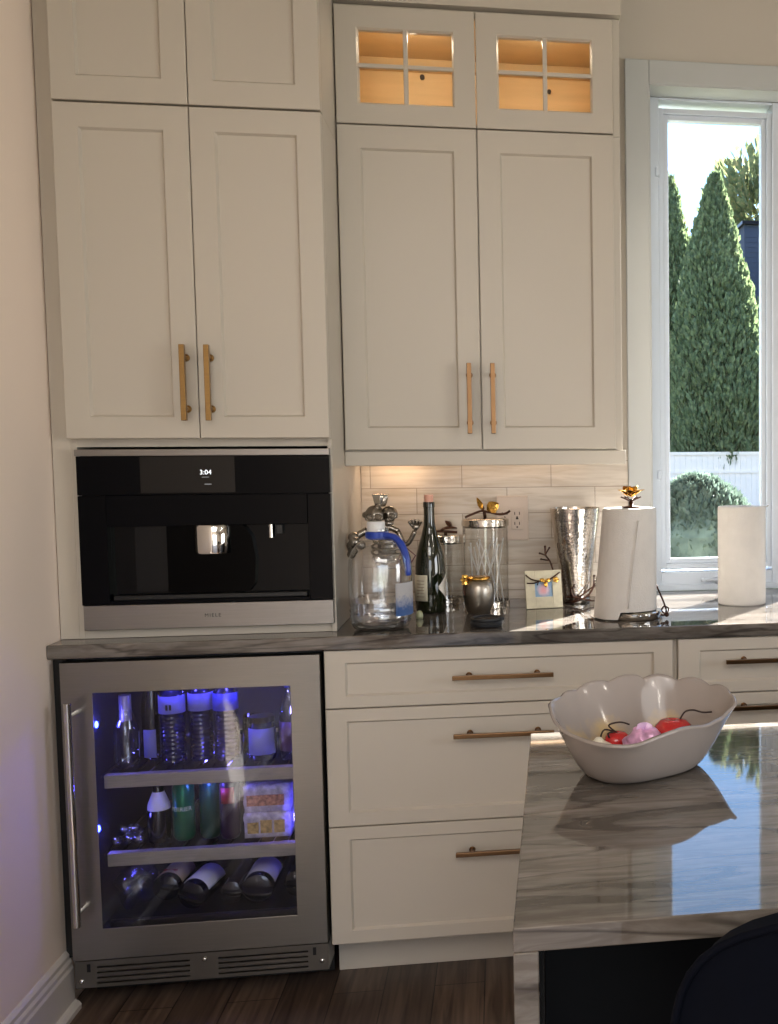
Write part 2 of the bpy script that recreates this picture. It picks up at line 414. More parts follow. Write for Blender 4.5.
def sash(xa, xb, za, zb, t):
    bm = B()
    def fr(x0, x1, z0, z1, w, ya, yb):
        box(bm, x0, x0+w, ya, yb, z0, z1); box(bm, x1-w, x1, ya, yb, z0, z1)
        box(bm, x0+w, x1-w, ya, yb, z0, z0+w); box(bm, x0+w, x1-w, ya, yb, z1-w, z1)
    fr(xa, xb, za, zb, t*.5, Fy+.010, Fy+.06); fr(xa+t*.5, xb-t*.5, za+t*.5, zb-t*.5, t*.5, Fy+.020, Fy+.05)
    o = link('sash', bm, M['vinyl'], wn, bevel=.002)
    bm = B(); box(bm, xa+t-.002, xb-t+.002, Fy+.034, Fy+.038, za+t-.002, zb-t+.002)
    g = link('pane', bm, M['winglass'], o)
    return o
s1 = sash(1.598, 1.972, .985, 2.468, .033); s2 = sash(2.135, fx1-.05, .985, 2.468, .033)
bm = B(); tube(bm, [(1.79, Fy-.012, .945), (1.79, Fy-.03, .948), (1.765, Fy-.035, .953), (1.735, Fy-.035, .950)], .005)
blob(bm, (1.73, Fy-.035, .950), .008); box(bm, 1.775, 1.805, Fy-.018, Fy, .936, .956)
link('crank_handle', bm, M['vinyl'], wn, smooth=True)
bm = B()
for zz in (1.28, 2.25): box(bm, 1.586, 1.600, Fy-.006, Fy+.012, zz, zz+.03)
link('latch', bm, M['vinyl'], wn, bevel=.003)

# ------------------------------------------------------------------ cabinet pieces
def shaker(name, x0, x1, y, z0, z1, st, parent, th=.021, rt=None, rb=None, open_=False, muntin=False):
    rt = st if rt is None else rt; rb = st if rb is None else rb
    bm = B()
    def ring(xa, xb, za, zb, yy): return [bm.verts.new(p) for p in ((xa, yy, za), (xb, yy, za), (xb, yy, zb), (xa, yy, zb))]
    e = .0018
    o0 = ring(x0, x1, z0, z1, y+th); o1 = ring(x0, x1, z0, z1, y+e); o2 = ring(x0+e, x1-e, z0+e, z1-e, y)
    i0 = ring(x0+st, x1-st, z0+rb, z1-rt, y); s = .005
    i1 = ring(x0+st+s, x1-st-s, z0+rb+s, z1-rt-s, y+.0075)
    def br(a, b):
        for k in range(4): bm.faces.new((a[k], a[(k+1) % 4], b[(k+1) % 4], b[k]))
    br(o0, o1); br(o1, o2); br(o2, i0); br(i0, i1)
    if open_:
        i2 = ring(x0+st+s, x1-st-s, z0+rb+s, z1-rt-s, y+th); br(i1, i2); br(i2, o0)
    else:
        bm.faces.new(i1); bm.faces.new(o0[::-1])
    d = link(name, bm, M['cab'], parent)
    return d
def bar_handle(parent, p0, p1, y, m, r=.0062):
    # straight bar with two posts; p0,p1 are (x,z) ends; y is the door face
    bm = B(); yb = y-.034
    a = Vector((p0[0], yb, p0[1])); b = Vector((p1[0], yb, p1[1])); d = (b-a).normalized(); s = d.cross(Vector((0, 1, 0)))
    # squared bar
    w = r
    vs = []
    for q in (a, b):
        vs.append([bm.verts.new(q+s*w*i+Vector((0, 1, 0))*w*j) for i, j in ((-1, -1), (1, -1), (1, 1), (-1, 1))])
    for k in range(4): bm.faces.new((vs[0][k], vs[0][(k+1) % 4], vs[1][(k+1) % 4], vs[1][k]))
    bm.faces.new(vs[0][::-1]); bm.faces.new(vs[1])
    for t in (.16, .84):
        q = a.lerp(b, t); tube(bm, [(q.x, yb+w*.5, q.z), (q.x, y-.003, q.z)], r*.75, 12); tube(bm, [(q.x, y-.004, q.z), (q.x, y, q.z)], r*1.5, 14)
    return link('handle', bm, m, parent, bevel=.0012)

# tall coffee cabinet standing on the counter
yf = .085; yd = .05; xs = .6590
t = thing('tall_cabinet', (.33, .36, CT), 'tall greige cabinet on the counter with two doors above the built in coffee machine', 'cabinet')
bm = B()
box(bm, 0.002, .0455, yf, Wy-.003, CT, 2.62); box(bm, .0455, .058, yf, Wy-.003, CT, 2.20)   # left filler and side
box(bm, .6505, xs, yf, Wy-.003, CT, 2.20)                      # right side panel
box(bm, .058, .6505, yf, Wy-.003, CT, .934); box(bm, .058, .6505, yf, Wy-.003, 1.386, 2.20); box(bm, .058, .6505, .62, Wy-.003, .934, 1.386)
box(bm, xs-.011, xs, yf-.006, yf, CT, 2.20)
link('carcass', bm, M['cab'], t, bevel=.001)
d1 = shaker('door', .0472, .3519, yd, 1.4061, 2.1985, .057, t, th=.034, rb=.052)
d2 = shaker('door', .3540, .6585, yd, 1.4061, 2.1985, .057, t, th=.034, rb=.052)
bar_handle(d1, (.3275, 1.448), (.3275, 1.630), yd, M['brass'])
bar_handle(d2, (.3835, 1.448), (.3835, 1.630), yd, M['brass'])
# cabinet stacked over it
t = thing('top_cabinet', (.33, .36, 2.20), 'small greige two door cabinet stacked above the tall coffee cabinet', 'cabinet')
bm = B(); box(bm, .0460, xs, yf, Wy-.003, 2.2005, 2.62); link('carcass', bm, M['cab'], t, bevel=.001)
shaker('door', .0472, .3519, yd, 2.2035, 2.60, .057, t, th=.034); shaker('door', .3540, .6585, yd, 2.2035, 2.60, .057, t, th=.034)

# right wall cabinet
yu = .2894; ufy = .311; ux1 = 1.4240
t = thing('wall_cabinet', (1.04, Wy, 1.3735), 'wide greige two door wall cabinet over the backsplash beside the window', 'cabinet')
bm = B(); box(bm, xs+.001, ux1, ufy, Wy, 1.3735, 2.2455)
link('carcass', bm, M['cab'], t, bevel=.001)
bm = B(); box(bm, xs+.001, 1.4320, .296, .318, 1.3335, 1.3735); link('light_rail', bm, M['cab'], t, bevel=.002)
d1 = shaker('door', .6625, 1.0290, yu, 1.3775, 2.2445, .060, t); d2 = shaker('door', 1.0315, 1.4036, yu, 1.3775, 2.2445, .060, t)
bar_handle(d1, (.9985, 1.420), (.9985, 1.612), yu, M['brass_dark']); bar_handle(d2, (1.0620, 1.420), (1.0620, 1.612), yu, M['brass_dark'])
# glass cabinet on top, hollow maple interior
t = thing('glass_cabinet', (1.04, Wy, 2.2465), 'lit glass door cabinet with maple interior stacked over the wide wall cabinet', 'cabinet')
z0, z1 = 2.2465, 2.565
bm = B()
box(bm, xs+.001, .668, ufy, Wy, z0, z1); box(bm, ux1-.018, ux1, ufy, Wy, z0, z1)
box(bm, .668, ux1-.018, ufy, Wy, z0, z0+.015); box(bm, .668, ux1-.018, ufy, Wy, z1-.018, z1)
link('carcass', bm, M['cab'], t, bevel=.001)
bm = B()
box(bm, .669, 1.405, .615, Wy-.002, z0+.016, z1-.019); box(bm, .669, .676, ufy+.003, .615, z0+.016, z1-.019); box(bm, 1.398, 1.405, ufy+.003, .615, z0+.016, z1-.019)
box(bm, .676, 1.398, ufy+.003, .615, z0+.016, z0+.021); box(bm, .676, 1.398, ufy+.003, .615, z1-.024, z1-.019); box(bm, .676, 1.398, .590, .615, z1-.064, z1-.062)
link('interior_lining', bm, M['maple'], t)
bm = B(); tube(bm, [(.869, .606, 2.487), (.869, .6149, 2.487)], .007, 16); link('peg_hole', bm, M['slot'], t)
bm = B(); tube(bm, [(1.245, .606, 2.462), (1.245, .6149, 2.462)], .006, 16)
link('peg_hole', bm, M['slot'], t)
for (xa, xb) in ((.6625, 1.0290), (1.0315, 1.4036)):
    d = shaker('door', xa, xb, yu, 2.2485, 2.5545, .056, t, rt=.056, rb=.052, open_=True)
    g0, g1 = xa+.056, xb-.056; gm = (g0+g1)/2
    bm = B(); box(bm, gm-.006, gm+.006, yu+.002, yu+.016, 2.3005, 2.4985); box(bm, g0, g1, yu+.003, yu+.015, 2.396, 2.407)
    link('muntins', bm, M['cab'], d, bevel=.002)
    bm = B(); box(bm, g0+.001, g1-.001, yu+.0165, yu+.0195, 2.3005, 2.4985); link('pane', bm, M['cabglass'], d)
bm = B(); lathe(bm, [(0, 0), (.02, 0), (.02, .006), (0, .006)], (.86, .322, z1-.0305), 24); link('puck_light', bm, emit('warm_puck', (1, .62, .28, 1), 4), t)
bm = B(); lathe(bm, [(0, 0), (.02, 0), (.02, .006), (0, .006)], (1.21, .322, z1-.0305), 24); link('puck_light', bm, bpy.data.materials['warm_puck'], t)
# frieze above the right cabinets
bm = B(); box(bm, xs+.001, 1.4285, .285, Wy, 2.5665, 2.948); tag(link('soffit_frieze', bm, M['cab'], bevel=.002), 'flat greige frieze board filling the gap above the lit glass door cabinet', 'frieze')
bm = B(); box(bm, .002, xs, yf, Wy, 2.622, 2.948); tag(link('soffit_frieze', bm, M['cab'], bevel=.002), 'greige frieze board above the tall cabinet stack against the left wall', 'frieze')

# under-cabinet strip light
t = thing('under_cabinet_light', (.80, .52, 1.3735), 'slim warm strip light fixed under the wide wall cabinet', 'light')
bm = B(); box(bm, .70, 1.35, .555, .585, 1.362, 1.3733); link('housing', bm, M['white_pl'], t)
bm = B(); box(bm, .705, 1.345, .559, .581, 1.3595, 1.3620); link('diffuser', bm, emit('warm_strip', (1, .66, .36, 1), 2), t)

# ------------------------------------------------------------------ coffee machine
t = thing('coffee_machine', (.36, .1, .938), 'black glass and steel built in coffee machine in the tall cabinet niche', 'coffee machine')
bm = B(); box(bm, .064, .648, .088, .615, .940, 1.379); link('housing', bm, M['black'], t)
x0, x1 = .0640, .6557; yc = .0566
bm = B(); box(bm, x0-.003, x1, yc, .084, 1.3640, 1.3800); link('top_trim', bm, M['steel_h'], t, bevel=.001)
bm = B(); box(bm, x0, x1, yc+.001, .084, 1.2690, 1.3632); cp = link('control_panel', bm, M['black_glass'], t, bevel=.001)
bm = B(); box(bm, .2094, .4292, yc+.0002, yc+.001, 1.2730, 1.3620); link('screen', bm, pbr('screen_glass', '#020203', .02, var=0), cp)
text_mesh('display_digits', '3:04', .0165, emit('display_white', (.9, .95, 1, 1), 1.0), cp, (.3610, yc-.0004, 1.3225), depth=.0003)
bm = B(); box(bm, .352, .368, yc, yc+.001, 1.3105, 1.3113); link('display_mark', bm, emit('display_dim', (.6, .65, .7, 1), .25), cp)
bm = B(); box(bm, .358, .374, yc, yc+.001, 1.2930, 1.2940); link('display_mark', bm, bpy.data.materials['display_dim'], cp)
bm = B()
nx0, nx1, nz0, nz1 = .1285, .5994, 1.0090, 1.1917
box(bm, x0, nx0, yc+.001, .084, 1.0000, 1.2675); box(bm, nx1, x1, yc+.001, .084, 1.0000, 1.2675)
box(bm, nx0, nx1, yc+.001, .084, nz1, 1.2675); box(bm, nx0, nx1, yc+.001, .084, 1.0000, nz0)
df = link('door_front', bm, M['black_glass'], t, bevel=.0015)
bm = B(); box(bm, nx0, nx1, .0835, .0875, nz0, nz1)
link('recess_back', bm, pbr('recess_glass', '#030407', .06, var=0, spec=.2), t)
bm = B(); box(bm, .185, .262, .078, .0833, nz0+.02, nz1); link('recess_panel', bm, pbr('recess_panel_black', '#08090c', .25, var=0, spec=.3), t)
bm = B()
pts = [(.262, nz0+.016), (.452, nz0+.016), (.466, nz0+.035), (.470, .10+nz0), (.462, nz1-.03), (.448, nz1-.008), (.440, nz1), (.262, nz1)]
a = [bm.verts.new((x, .066, z)) for x, z in pts]; b = [bm.verts.new((x, .0833, z)) for x, z in pts]
bm.faces.new(a); bm.faces.new(b[::-1])
for i in range(len(pts)): bm.faces.new((a[i], a[(i+1) % len(pts)], b[(i+1) % len(pts)], b[i]))
link('brew_unit', bm, pbr('brew_unit_black', '#010102', .12, var=0, spec=.08), t)
bm = B(); lathe(bm, [(0, 0), (.040, 0), (.042, .004), (.042, .066), (.039, .070), (0, .070)], (.370, .066, 1.1225), 32, sy=.7); link('spout', bm, M['chrome'], t, smooth='auto')
bm = B(); tube(bm, [(.508, .070, 1.158), (.508, .070, 1.1925)], .0055, 14); link('steam_nozzle', bm, M['chrome'], t, smooth='auto')
bm = B(); box(bm, .522, .536, .066, .083, 1.168, 1.190); link('sensor', bm, M['black'], t)
bm = B(); box(bm, .135, .592, .062, .083, nz0, nz0+.012); link('drip_tray', bm, M['black'], t, bevel=.002)
bm = B(); box(bm, x0+.003, x1, yc, .084, .9383, .9985); fs = link('fascia', bm, M['steel_h'], t, bevel=.001)
text_mesh('badge', 'MIELE', .0125, M['black'], fs, (.366, yc-.0003, .968), depth=.0003, spacing=1.3)

# ------------------------------------------------------------------ base cabinets
dy = .010
def base_unit(x0, x1, label, bounds, handles, st, z_split=True):
    t = thing('drawer_cabinet', ((x0+x1)/2, .3, 0), label, 'cabinet')
    bm = B(); box(bm, x0, x1, .034, Wy-.004, .118, .878); link('carcass', bm, M['cab'], t)
    bm = B(); box(bm, x0, x1, .126, .144, .001, .118); link('toe_kick', bm, M['cab'], t)
    for (za, zb), (hx0, hx1, hz), mm in zip(bounds, handles, (M['brass_dark'], M['brass_dark'], M['brass_dark'])):
        d = shaker('drawer_front', x0+.0015, x1-.0015, dy, za, zb, st, t, th=.024, rt=.031, rb=.029 if zb > .8 else .034)
        bar_handle(d, (hx0, hz), (hx1, hz), dy, mm, r=.0055)
    return t
base_unit(.6345, 1.5180, 'long greige three drawer base cabinet right of the beverage fridge', [(.7300, .8760), (.4275, .7270), (.1225, .4245)],
          [(.950, 1.203, .803), (.950, 1.203, .654), (.950, 1.203, .349)], .050)
du = base_unit(1.5290, 2.4500, 'greige drawer base cabinet below the window, behind the bowl', [(.7300, .8760), (.4275, .7270), (.1225, .4245)],
          [(1.652, 1.99, .818), (1.652, 1.99, .694), (1.652, 1.99, .349)], .056)
bm = B(); box(bm, 1.5182, 1.5288, .024, .05, .118, .878); link('filler_strip', bm, M['cab'], du)
bm = B(); box(bm, 2.4502, 4.2, .012, Wy-.004, .001, .878); tag(link('base_cabinet', bm, M['cab'], bevel=.003), 'greige base cabinet run continuing right under the window', 'cabinet')

# countertop: one slab, runs into the window reveal
bm = B(); prism(bm, [(.001, 0), (4.22, 0), (4.22, Wy-.002), (OX1-.006, Wy-.002), (OX1-.006, Fy-.012), (OX0+.005, Fy-.012), (OX0+.005, Wy-.002), (.001, Wy-.002)], .8795, CT-.0005)
tag(link('countertop', bm, M['quartz'], bevel=.003), 'long grey veined quartzite countertop along the wall over fridge and drawers', 'countertop')
# backsplash
bm = B(); box(bm, xs+.001, 1.4770, Wy-.010, Wy-.0005, CT, 1.3725)
tag(link('backsplash', bm, M['tile']), 'cream stone tile backsplash between countertop and wall cabinet', 'backsplash')

# outlet plate
t = thing('outlet_plate', (1.114, .62, 1.165), 'beige double wall outlet plate on the tile behind the leaf lidded jar', 'outlet')
oy = .624
bm = B(); box(bm, 1.066, 1.163, oy-.006, oy, 1.097, 1.2355); link('cover', bm, M['plate'], t, bevel=.002)
for xc in (1.090, 1.128):
    bm = B(); box(bm, xc-.0165, xc+.0165, oy-.0085, oy-.006, 1.132, 1.199); r_ = link('receptacle', bm, M['plate'], t, bevel=.001)
    bm = B()
    for zc in (1.181, 1.150):
        box(bm, xc-.0085, xc-.0060, oy-.0090, oy-.0084, zc-.004, zc+.005); box(bm, xc+.0060, xc+.0085, oy-.0090, oy-.0084, zc-.004, zc+.005)
        tube(bm, [(xc, oy-.0090, zc-.011), (xc, oy-.0084, zc-.011)], .0028, 10)
    box(bm, xc-.004, xc+.004, oy-.0092, oy-.0084, 1.163, 1.168)
    link('slots', bm, M['slot'], r_)

# ------------------------------------------------------------------ island
t = thing('kitchen_island', (1.9, -1.36, 0), 'island with grey veined waterfall stone top and black side, holding the bowl', 'island')
bm = B(); prism(bm, [(1.0798, -1.7100), (3.3, -1.7100), (3.3, -1.0115), (1.1174, -1.0115)], CT-.025, CT-.0005)
prism(bm, [(1.0798, -1.7100), (1.1035, -1.7100), (1.1411, -1.0115), (1.1174, -1.0115)], .001, CT-.025)
link('waterfall_top', bm, M['quartz'], t, bevel=.0015)
bm = B(); prism(bm, [(1.1210, -1.395), (3.29, -1.395), (3.29, -1.03), (1.1430, -1.03)], .002, CT-.026)
link('cabinet_body', bm, M['island'], t)

# ------------------------------------------------------------------ beverage fridge
fx0, fx1, fyd = .0300, .6280, -.0050
t = thing('beverage_fridge', (.33, .28, 0.002), 'stainless steel glass door beverage fridge lit blue under the counter', 'fridge')
bm = B()
Lx0, Lx1, Lz0, Lz1 = .070, .592, .185, .852
box(bm, fx0+.004, Lx0, .036, .60, .130, .874); box(bm, Lx1, fx1-.002, .036, .60, .130, .874)
box(bm, Lx0, Lx1, .036, .60, .130, Lz0); box(bm, Lx0, Lx1, .036, .60, Lz1, .874); box(bm, Lx0, Lx1, .52, .60, Lz0, Lz1)
link('liner', bm, M['black_in'], t, bevel=.002)
bm = B(); box(bm, .003, fx0+.003, .030, .60, .132, .874); link('gap_shade', bm, M['black'], t)  # black strip in place of the shade in the gap by the wall
# door: steel frame round the glass
gx0, gx1, gz0, gz1 = .1015, .5560, .2145, .7955
bm = B()
def rg(a, b_, c, d_, y): return [bm.verts.new(p) for p in ((a, y, c), (b_, y, c), (b_, y, d_), (a, y, d_))]
q = [rg(fx0, fx1, .1370, .8710, .034), rg(fx0, fx1, .1370, .8710, fyd), rg(gx0, gx1, gz0, gz1, fyd), rg(gx0-.035, gx1+.030, gz0-.02, gz1+.02, .034)]
for a_, b_ in zip(q, q[1:]+q[:1]):
    for k in range(4): bm.faces.new((a_[k], a_[(k+1) % 4], b_[(k+1) % 4], b_[k]))
dr = link('door', bm, M['steel'], t, bevel=.0012)
bm = B(); box(bm, gx0+.0002, gx1-.0002, fyd+.0005, fyd+.0035, gz0+.0002, gz1-.0002); link('pane', bm, M['frglass'], dr)
bm = B(); tube(bm, [(.0600, -.046, .240), (.0600, -.046, .782)], .0085, 18)
for zz in (.27, .75): tube(bm, [(.0600, -.044, zz), (.0600, fyd, zz)], .0065, 14)
link('handle', bm, M['chrome'], dr, smooth='auto')
# shelves with front rails
for zs, trim in ((.578, .5815), (.380, .3935)):
    bm = B(); 
    for k in range(15): 
        xx = Lx0+.012+k*.0365; box(bm, xx, xx+.004, .075, .50, zs-.012, zs-.006)
    box(bm, Lx0+.002, Lx1-.002, .48, .49, zs-.018, zs-.006)
    sh = link('shelf', bm, M['chrome'], t)
    bm = B(); box(bm, Lx0+.028, Lx1-.003, .052, .074, zs-.034, zs-.0005); link('shelf_rail', bm, pbr('brushed_shelf_trim_%d' % int(zs*1000), '#a49a8e', .45, .3, var=.1, scale=20, stretch=(1, 1, 12)), sh, bevel=.002)
bm = B(); box(bm, Lx0+.028, Lx1-.003, .052, .066, Lz0+.001, Lz0+.022); link('bottle_rack', bm, M['steel'], t)
# LED dots inside
led_m = emit('blue_led', (.03, .05, 1, 1), 40)
for (x, y, z) in ((Lx0+.003, .090, .697), (Lx0+.003, .075, .437), (Lx1-.004, .10, .71), (Lx1-.004, .12, .43)):
    bm = B(); blob(bm, (x, y, z), .0065, 2, s=(.6, 1, 1.4)); link('led', bm, led_m, t, smooth=True)
bm = B(); box(bm, .20, .46, .10, .115, Lz1-.006, Lz1-.001); link('led_strip', bm, emit('blue_strip', (.10, .10, 1, 1), 6), t)
# grille
gy = .004
gz_0, gz_1 = .064, .1315
bm = B()
box(bm, fx0, .080, gy, gy+.010, gz_0, gz_1); box(bm, .296, .362, gy, gy+.010, gz_0, gz_1); box(bm, .578, fx1, gy, gy+.010, gz_0, gz_1)
box(bm, fx1-.003, fx1, gy+.010, gy+.09, gz_0, gz_1)
for (xa, xb) in ((.080, .296), (.362, .578)):
    for k in range(5):
        za = gz_0+k*.0132; box(bm, xa, xb, gy, gy+.010, za, za+.0088 if k < 4 else gz_1)
gm = pbr('grille_steel', '#6e6963', .35, .9, var=.05, scale=20)
link('grille', bm, gm, t)
bm = B(); box(bm, fx0+.004, fx1-.006, .125, .14, .002, .130); link('grille_back', bm, M['black'], t)
for (x, z) in ((.045, .082), (.331, .115), (.612, .088)):
    bm = B(); lathe(bm, [(.006, 0), (.006, .002), (.003, .004), (0, .004)], (x, gy, z), 16, axis='y'); link('screw', bm, M['chrome'], t, smooth=True)
for x in (.058, .590):
    bm = B(); box(bm, x, x+.008, gy-.001, gy, .104, .124); link('latch_slot', bm, M['black'], t)

# contents of the fridge ------------------------------------------------------
def bottle_prof(r, h, neck=.35, nr=.35):
    return [(0, 0), (r*.9, 0), (r, .006), (r, h*(1-neck)), (r*.92, h*(1-neck*.8)), (r*nr*1.3, h*(1-neck*.45)), (r*nr, h*(1-neck*.3)), (r*nr, h*.985), (r*nr*.95, h), (0, h)]
def add_bottle(name, x, y, z, r, h, m, label, cat_, group=None, neck=.35, nr=.35, lab=None, cap=None, cone=None):
    t = thing(name, (x, y, z), label, cat_, group)
    bm = B(); lathe(bm, bottle_prof(r, h, neck, nr), (x, y, z), 24); link('bottle_body', bm, m, t, smooth='auto')
    if lab:
        bm = B(); patch(bm, (x, y), r+.0005, z+h*lab[0], z+h*lab[1], lab[3] if len(lab) > 3 else 180, lab[4] if len(lab) > 4 else 360); link('paper_label', bm, lab[2], t, smooth=True)
    if cap:
        bm = B(); hh = h*cap[0]; lathe(bm, [(0, 0), (r*nr*1.15, 0), (r*nr*1.15, hh), (0, hh)], (x, y, z+h-hh+.002), 20); link('cap', bm, cap[1], t, smooth='auto')
    return t
lav = pbr('lavender_label', '#8f8fc8', .6, var=.05); darkblue = pbr('dark_blue_liquid', '#15153a', .15, var=.1)
sp = pbr('smoky_clear_bottle', '#6a6a72', .1, var=.1, trans=.3)
z1_ = .5785
add_bottle('glass_bottle', .128, .13, z1_, .030, .180, M['water'], 'round clear glass bottle with pale foil neck, leftmost on the fridge top shelf', 'bottle', neck=.52, nr=.42, cap=(.36, pbr('pale_foil', '#b9b2b8', .35, .6)))
add_bottle('wine_bottle', .171, .20, z1_, .027, .262, M['dark_glass'], 'tall dark bottle with small white label, second from left on the fridge top shelf', 'bottle', neck=.5, nr=.40, lab=(.02, .30, lav, 230, 300))
def ribbed(x, y, r, h, label, lm):
    t = thing('water_bottle', (x, y, z1_), label, 'bottle', None)
    pr = [(0, 0), (r*.85, 0)]
    n = 22
    for k in range(n+1):
        hh = .006+k*(h*.60)/n; pr.append((r*(1-.07*(k % 2)), hh))
    pr += [(r, h*.64), (r, h*.84), (r*.8, h*.90), (r*.42, h*.95), (r*.40, h*.96), (0, h*.96)]
    bm = B(); lathe(bm, pr, (x, y, z1_), 24); link('bottle_body', bm, darkblue, t, smooth='auto')
    bm = B(); patch(bm, (x, y), r+.0006, z1_+h*.64, z1_+h*.86, 180, 360); lb = link('paper_label', bm, lm, t, smooth=True)
    bm = B(); lathe(bm, [(0, 0), (r*.47, 0), (r*.47, h*.06), (0, h*.06)], (x, y, z1_+h*.945), 20); link('cap', bm, M['white_pl'], t, smooth='auto')
    return t, lb
tb, lb = ribbed(.236, .145, .0315, .205, 'ribbed plastic water bottle with dark square on its band, left of the top shelf three', lav)
bm = B(); box(bm, .229, .243, .1125, .1134, z1_+.141, z1_+.155); link('square_mark', bm, M['black'], lb)
ribbed(.300, .165, .030, .205, 'ribbed plastic water bottle, middle of the three on the fridge top shelf', lav)
ribbed(.364, .155, .0305, .205, 'ribbed plastic water bottle beside the squat jar on the fridge top shelf', pbr('blue_band', '#5d62d8', .5))
bm = B(); lathe(bm, [(0, 0), (.016, 0), (.017, .05), (.016, .100), (.010, .108), (0, .108)], (.410, .20, z1_), 20)
tag(link('small_bottle', bm, M['green_glass'], smooth='auto'), 'slim dark green bottle between ribbed bottle and jar on the fridge top shelf', 'bottle')
t = thing('lidded_jar', (.456, .14, z1_), 'squat jar with wide lavender label on the fridge top shelf', 'jar')
bm = B(); lathe(bm, [(0, 0), (.031, 0), (.033, .01), (.033, .085), (.028, .095), (.028, .10), (0, .10)], (.456, .14, z1_), 28); link('jar_body', bm, darkblue, t, smooth='auto')
bm = B(); lathe(bm, [(0, 0), (.031, 0), (.031, .014), (0, .014)], (.456, .14, z1_+.098), 28); link('lid', bm, M['black'], t, smooth='auto')
bm = B(); patch(bm, (.456, .14), .0335, z1_+.016, z1_+.084, 195, 345); link('paper_label', bm, lav, t, smooth=True)
add_bottle('juice_bottle', .528, .13, z1_, .0265, .200, M['water'], 'clear bottle glowing blue at the right end of the fridge top shelf', 'bottle', neck=.40, nr=.42, lab=(.12, .5, pbr('amber_drink', '#6a4a58', .3)), cap=(.08, M['blue']))
# middle shelf
z2_ = .3805
for i, (x, y, dz) in enumerate(((.103, .105, 0), (.128, .12, 0), (.153, .11, 0), (.114, .155, 0), (.142, .160, 0))):
    bm = B(); blob(bm, (x, y, z2_+.0135), .013, 2); o = tag(link('glass_ball', bm, M['water'], smooth=True), 'small clear glass ball glinting blue, one of five left on the fridge middle shelf', 'glass ball', 'glass balls on the fridge middle shelf')
for i, (x, y) in enumerate(((.116, .125), (.140, .132), (.128, .140))):
    bm = B(); blob(bm, (x, y, z2_+.034), .012, 2); tag(link('glass_ball', bm, M['water'], smooth=True), 'small clear glass ball resting on the others, one of the upper three', 'glass ball', 'upper glass balls on the fridge middle shelf')
t = thing('wine_bottle', (.199, .13, z2_), 'squat dark bottle with white neck label on the fridge middle shelf', 'bottle')
bm = B(); lathe(bm, [(0, 0), (.027, 0), (.0285, .008), (.0285, .075), (.025, .095), (.016, .118), (.012, .132), (.012, .152), (0, .152)], (.199, .13, z2_), 24); link('bottle_body', bm, M['dark_glass'], t, smooth='auto')
bm = B(); lathe(bm, [(.0275, .078), (.0262, .095), (.0172, .119), (.0140, .128)], (.199, .13, z2_), 24)
link('neck_label', bm, M['white_paper'], t, smooth=True)
def can(x, y, r, h, m, label, txt=None, tm=None, mp=None):
    t = thing('drink_can', (x, y, z2_), label, 'can')
    bm = B(); lathe(bm, [(0, .003), (r*.72, 0), (r*.82, .002), (r, .012), (r, h-.012), (r*.84, h-.002)], (x, y, z2_), 28); bd = link('can_body', bm, m, t, smooth=True)
    bm = B(); lathe(bm, [(r*.84, h-.003), (r*.88, h), (r*.82, h), (r*.78, h-.004), (0, h-.004)], (x, y, z2_), 28); box(bm, x-.006, x+.006, y-.012, y+.004, z2_+h-.0045, z2_+h-.003); link('can_top', bm, M['chrome'], t, smooth='auto')
    if txt: text_mesh('can_lettering', txt, tm, mp, bd, (x, y, z2_+h*.56), bend=r, spacing=1)
    return t
gcan = pbr('green_can', '#0f6a3e', .3, .4, var=.35, scale=25)
can(.259, .13, .0265, .150, gcan, 'green drink can with pale lettering on the fridge middle shelf', 'PERRIER', .0150, pbr('pale_lettering', '#cfe0b0', .5, var=0))
can(.322, .135, .0255, .150, pbr('dark_green_can', '#0c4a38', .3, .4, var=.3, scale=25), 'darker green drink can beside the lettered green can')
c3 = can(.374, .12, .0245, .150, pbr('plum_can', '#39203c', .3, .4, var=.15, scale=25), 'plum coloured drink can with red print beside the stacked packs')
bm = B(); patch(bm, (.374, .12), .0248, z2_+.095, z2_+.137, 230, 310); link('red_print', bm, pbr('red_print', '#a8283c', .5, var=.3, scale=120), c3, smooth=True)
for k, (zz, lbl) in enumerate(((z2_+.0, 'lower pack of wrapped snack cups with yellow print, right on the fridge middle shelf'), (z2_+.066, 'upper pack of wrapped snack cups stacked on the yellow printed pack'))):
    t = thing('snack_pack', (.467, .15, zz), lbl, 'snack pack')
    h = .064 if k == 0 else .070
    bm = B()
    box(bm, .413, .524, .105, .20, zz+.0, zz+h)
    for v in bm.verts:
        v.co += Vector((random.uniform(-.003, .003), random.uniform(-.003, .003), 0))
    bmesh.ops.subdivide_edges(bm, edges=bm.edges[:], cuts=4, use_grid_fill=True)
    for v in bm.verts:
        if v.co.z > zz+.004: v.co += Vector((random.uniform(-.0015, .0015), random.uniform(-.002, .002), 0 if k == 0 else random.uniform(-.004, .004)))
    link('wrapper', bm, pbr('wrap_%d' % k, '#c9c2cc', .3, var=.35, scale=70), t, smooth=True)
    bm = B()
    if k == 0:
        box(bm, .420, .447, .1000, .1040, zz+.012, zz+.040); box(bm, .452, .480, .1000, .1040, zz+.012, zz+.045); box(bm, .486, .512, .1000, .1040, zz+.012, zz+.044)
        link('printed_panels', bm, pbr('yellow_print', '#c0a060', .5, var=.5, scale=90), t)
    else:
        box(bm, .420, .512, .0995, .1040, zz+.018, zz+.045)
        link('printed_panels', bm, pbr('orange_print', '#c08870', .5, var=.6, scale=110), t)
